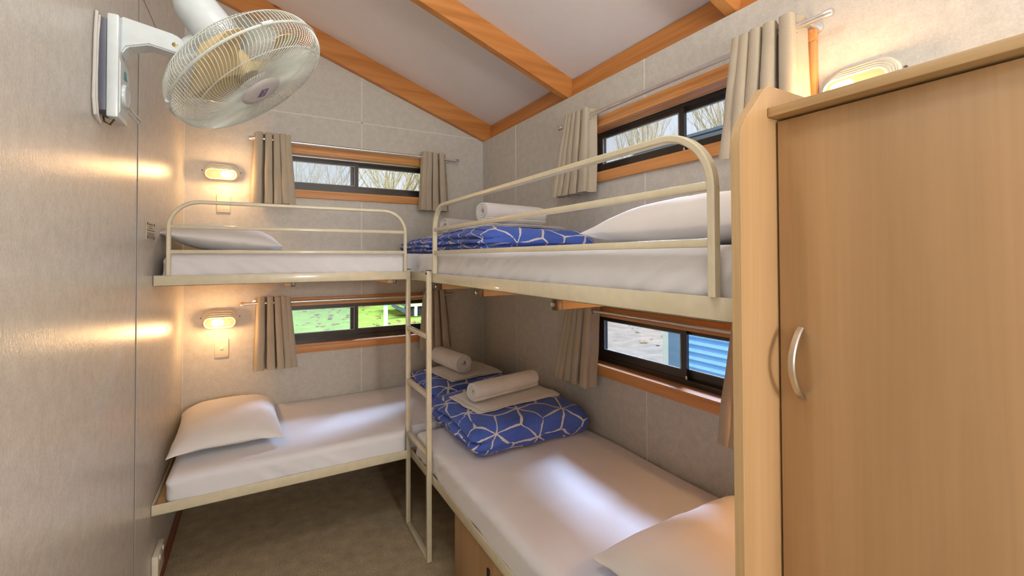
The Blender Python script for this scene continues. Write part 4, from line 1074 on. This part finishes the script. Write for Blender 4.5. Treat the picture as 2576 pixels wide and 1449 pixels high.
# bare trees
def tree(x, y, h, seed, label, spread=0.55, r0=None, dens=3, up=0.35, depth=5):
    rr_ = random.Random(seed); m = MB(); r0 = r0 or h * 0.016
    def branch(p, d, ln, r, lev):
        n = 4; pts = [p]; rads = [r]; q = p.copy(); dd = d.copy()
        for i in range(n):
            dd = (dd + Vector((rr_.gauss(0, 0.11), rr_.gauss(0, 0.11), rr_.gauss(0.04, 0.07)))).normalized()
            q = q + dd * (ln / n); pts.append(q.copy()); rads.append(r * (1 - 0.55 * (i + 1) / n))
        m.tube(pts, rads, 6 if lev == 0 else (4 if lev < 3 else 3), cap=False)
        if lev >= depth: return
        nb = rr_.randint(dens, dens + 2) + (4 if lev == 0 else 0)
        for b_ in range(nb):
            t = rr_.uniform(0.28, 1.0) if lev else rr_.uniform(0.25, 1.0)
            i = min(n - 1, int(t * n)); f = t * n - i; pp = pts[i].lerp(pts[i + 1], f); rb = (rads[i] * (1 - f) + rads[i + 1] * f)
            az = rr_.uniform(0, 2 * PI); sd = Vector((math.cos(az), math.sin(az), 0.0))
            nd = (dd * (1 - spread) + sd * spread + Vector((0, 0, up))).normalized()
            branch(pp, nd, ln * rr_.uniform(0.42, 0.68), max(0.0035, rb * rr_.uniform(0.45, 0.7)), lev + 1)
    branch(Vector((x, y, GZ)), Vector((rr_.gauss(0, 0.04), rr_.gauss(0, 0.04), 1)).normalized(), h * 0.62, r0, 0)
    return tag(obj('bare_tree', m, M['bark'], angle=80, loc=(x, y, GZ)), label, 'tree', 'bare winter trees outside')
BT = 'bare leafless tree in the wood beyond the lawn'
RT = 'bare leafless tree beyond the blue shed roof'
spots = [(1.5, 20, 9.5), (3.3, 17.5, 10.5), (4.4, 22, 12), (5.6, 18.5, 11), (6.4, 24, 12), (7.5, 20, 10), (8.8, 23, 12), (-0.3, 25, 10), (0.6, 29, 11), (-2.0, 24, 9), (2.4, 27, 11), (9.8, 19, 10)]
for i, (x, y, h) in enumerate(spots): tree(x, y, h, 100 + i, BT, spread=0.42, up=0.3, depth=4, dens=3)
spotsR = [(13.5, 6.5, 10.5), (15, 4.0, 10.2), (16, 9, 11), (12.5, 9.5, 9.5), (17, 1.5, 11.5), (18, 6, 12), (14.5, 12, 10.5), (19, 3.5, 12), (16.5, -1.0, 11.5), (20, 10, 12)]
for i, (x, y, h) in enumerate(spotsR): tree(x, y, h, 200 + i, RT, spread=0.33, up=0.55, depth=4, dens=4, r0=h * 0.0085)

# ------------------------------------------------------------------ light
w = bpy.data.worlds.new('sky'); sc.world = w; w.use_nodes = True
nt = w.node_tree; bg = nt.nodes['Background']
tc = nt.nodes.new('ShaderNodeTexCoord'); sx = nt.nodes.new('ShaderNodeSeparateXYZ'); nt.links.new(tc.outputs['Generated'], sx.inputs[0])
rp = ramp(nt, [(0.0, (0.80, 0.82, 0.84)), (0.25, (0.74, 0.83, 0.95)), (1.0, (0.62, 0.76, 1.0))]); nt.links.new(sx.outputs['Z'], rp.inputs['Fac'])
nt.links.new(rp.outputs['Color'], bg.inputs['Color']); bg.inputs['Strength'].default_value = 0.95
def aim(o, d): o.rotation_euler = Vector(d).to_track_quat('-Z', 'Y').to_euler()
s1 = light('sky_fill', 'SUN', (6, 6, 8), (0, 0, 0), 62.0, (0.52, 0.68, 1.0), angle=R_(44)); aim(s1, (-0.82, -0.66, -1.0))  # wide bluish source added to stand for bright sky, pooling daylight on the beds
s2 = light('sun', 'SUN', (-6, -6, 8), (0, 0, 0), 5.0, (1.0, 0.93, 0.82), angle=R_(1.5)); aim(s2, (0.45, 0.72, -0.80))
# unseen fill lights added to brighten the room, overhead and at the near end
root = thing('overhead_fill', (-1.62, -2.55, ceil_z(-1.62) - 0.06), 'added round fill light overhead, unseen above the viewer', 'fill light')
m = MB().lathe([(0.17, 0.09), (0.17, 0.02), (0.15, 0.0)], (-1.62, -2.55, ceil_z(-1.62) - 0.10), (0, 0, 1), 32); obj('fill_body', m, M['whiteplastic'], root)
light('overhead_fill_lamp', 'POINT', (-1.62, -2.55, ceil_z(-1.62) - 0.26), (0, 0, 0), 16, (1.0, 0.98, 0.95), shadow_soft_size=0.13)
px_, py_, pz_ = -0.98, -4.85, 1.95  # added frontal fill with an invented hanging fitting, out of view
root = thing('near_fill', (px_, py_, pz_), 'added fill light hanging unseen at the near end of the room', 'pendant light')
obj('fill_cap', MB().lathe([(0.02, 0.10), (0.05, 0.06), (0.10, 0.0)], (px_, py_, pz_), (0, 0, 1), 28), M['whiteplastic'], root)
obj('fill_flex', MB().tube([(px_, py_, pz_ + 0.10), (px_, py_, ceil_z(px_) - 0.001)], 0.004, 8), M['whiteplastic'], root)
light('near_fill_lamp', 'POINT', (px_, py_, pz_ - 0.25), (0, 0, 0), 108, (1.0, 0.98, 0.95), shadow_soft_size=0.24)

# ------------------------------------------------------------------ camera
C = Vector((-1.6575, -3.3143, 1.5097)); yaw, pitch, roll_ = 0.5083, 0.0157, -0.0035; f = 1110.69; ppx, ppy = 1264.25, 630.98
fwd = Vector((math.sin(yaw) * math.cos(pitch), math.cos(yaw) * math.cos(pitch), math.sin(pitch)))
rt = Vector((math.cos(yaw), -math.sin(yaw), 0)); up = rt.cross(fwd)
r2 = rt * math.cos(roll_) + up * math.sin(roll_); u2 = up * math.cos(roll_) - rt * math.sin(roll_)
cam = bpy.data.cameras.new('camera'); co = bpy.data.objects.new('camera', cam); COL.objects.link(co)
mw = Matrix((r2, u2, -fwd)).transposed().to_4x4(); mw.translation = C; co.matrix_world = mw
cam.sensor_fit = 'HORIZONTAL'; cam.sensor_width = 36.0; cam.lens = f * 36.0 / 2576
cam.shift_x = (1288 - ppx) / 2576; cam.shift_y = (ppy - 724.5) / 2576; cam.clip_start = 0.02; cam.clip_end = 200
sc.camera = co
sc.view_settings.view_transform = 'Standard'; sc.view_settings.look = 'None'; sc.view_settings.gamma = 1.0; sc.view_settings.exposure = 0.17
sc.view_settings.use_curve_mapping = False
sc.cycles.use_denoising = True
sc.cycles.max_bounces = 8; sc.cycles.diffuse_bounces = 4; sc.cycles.transparent_max_bounces = 16
sc.cycles.sample_clamp_indirect = 6.0
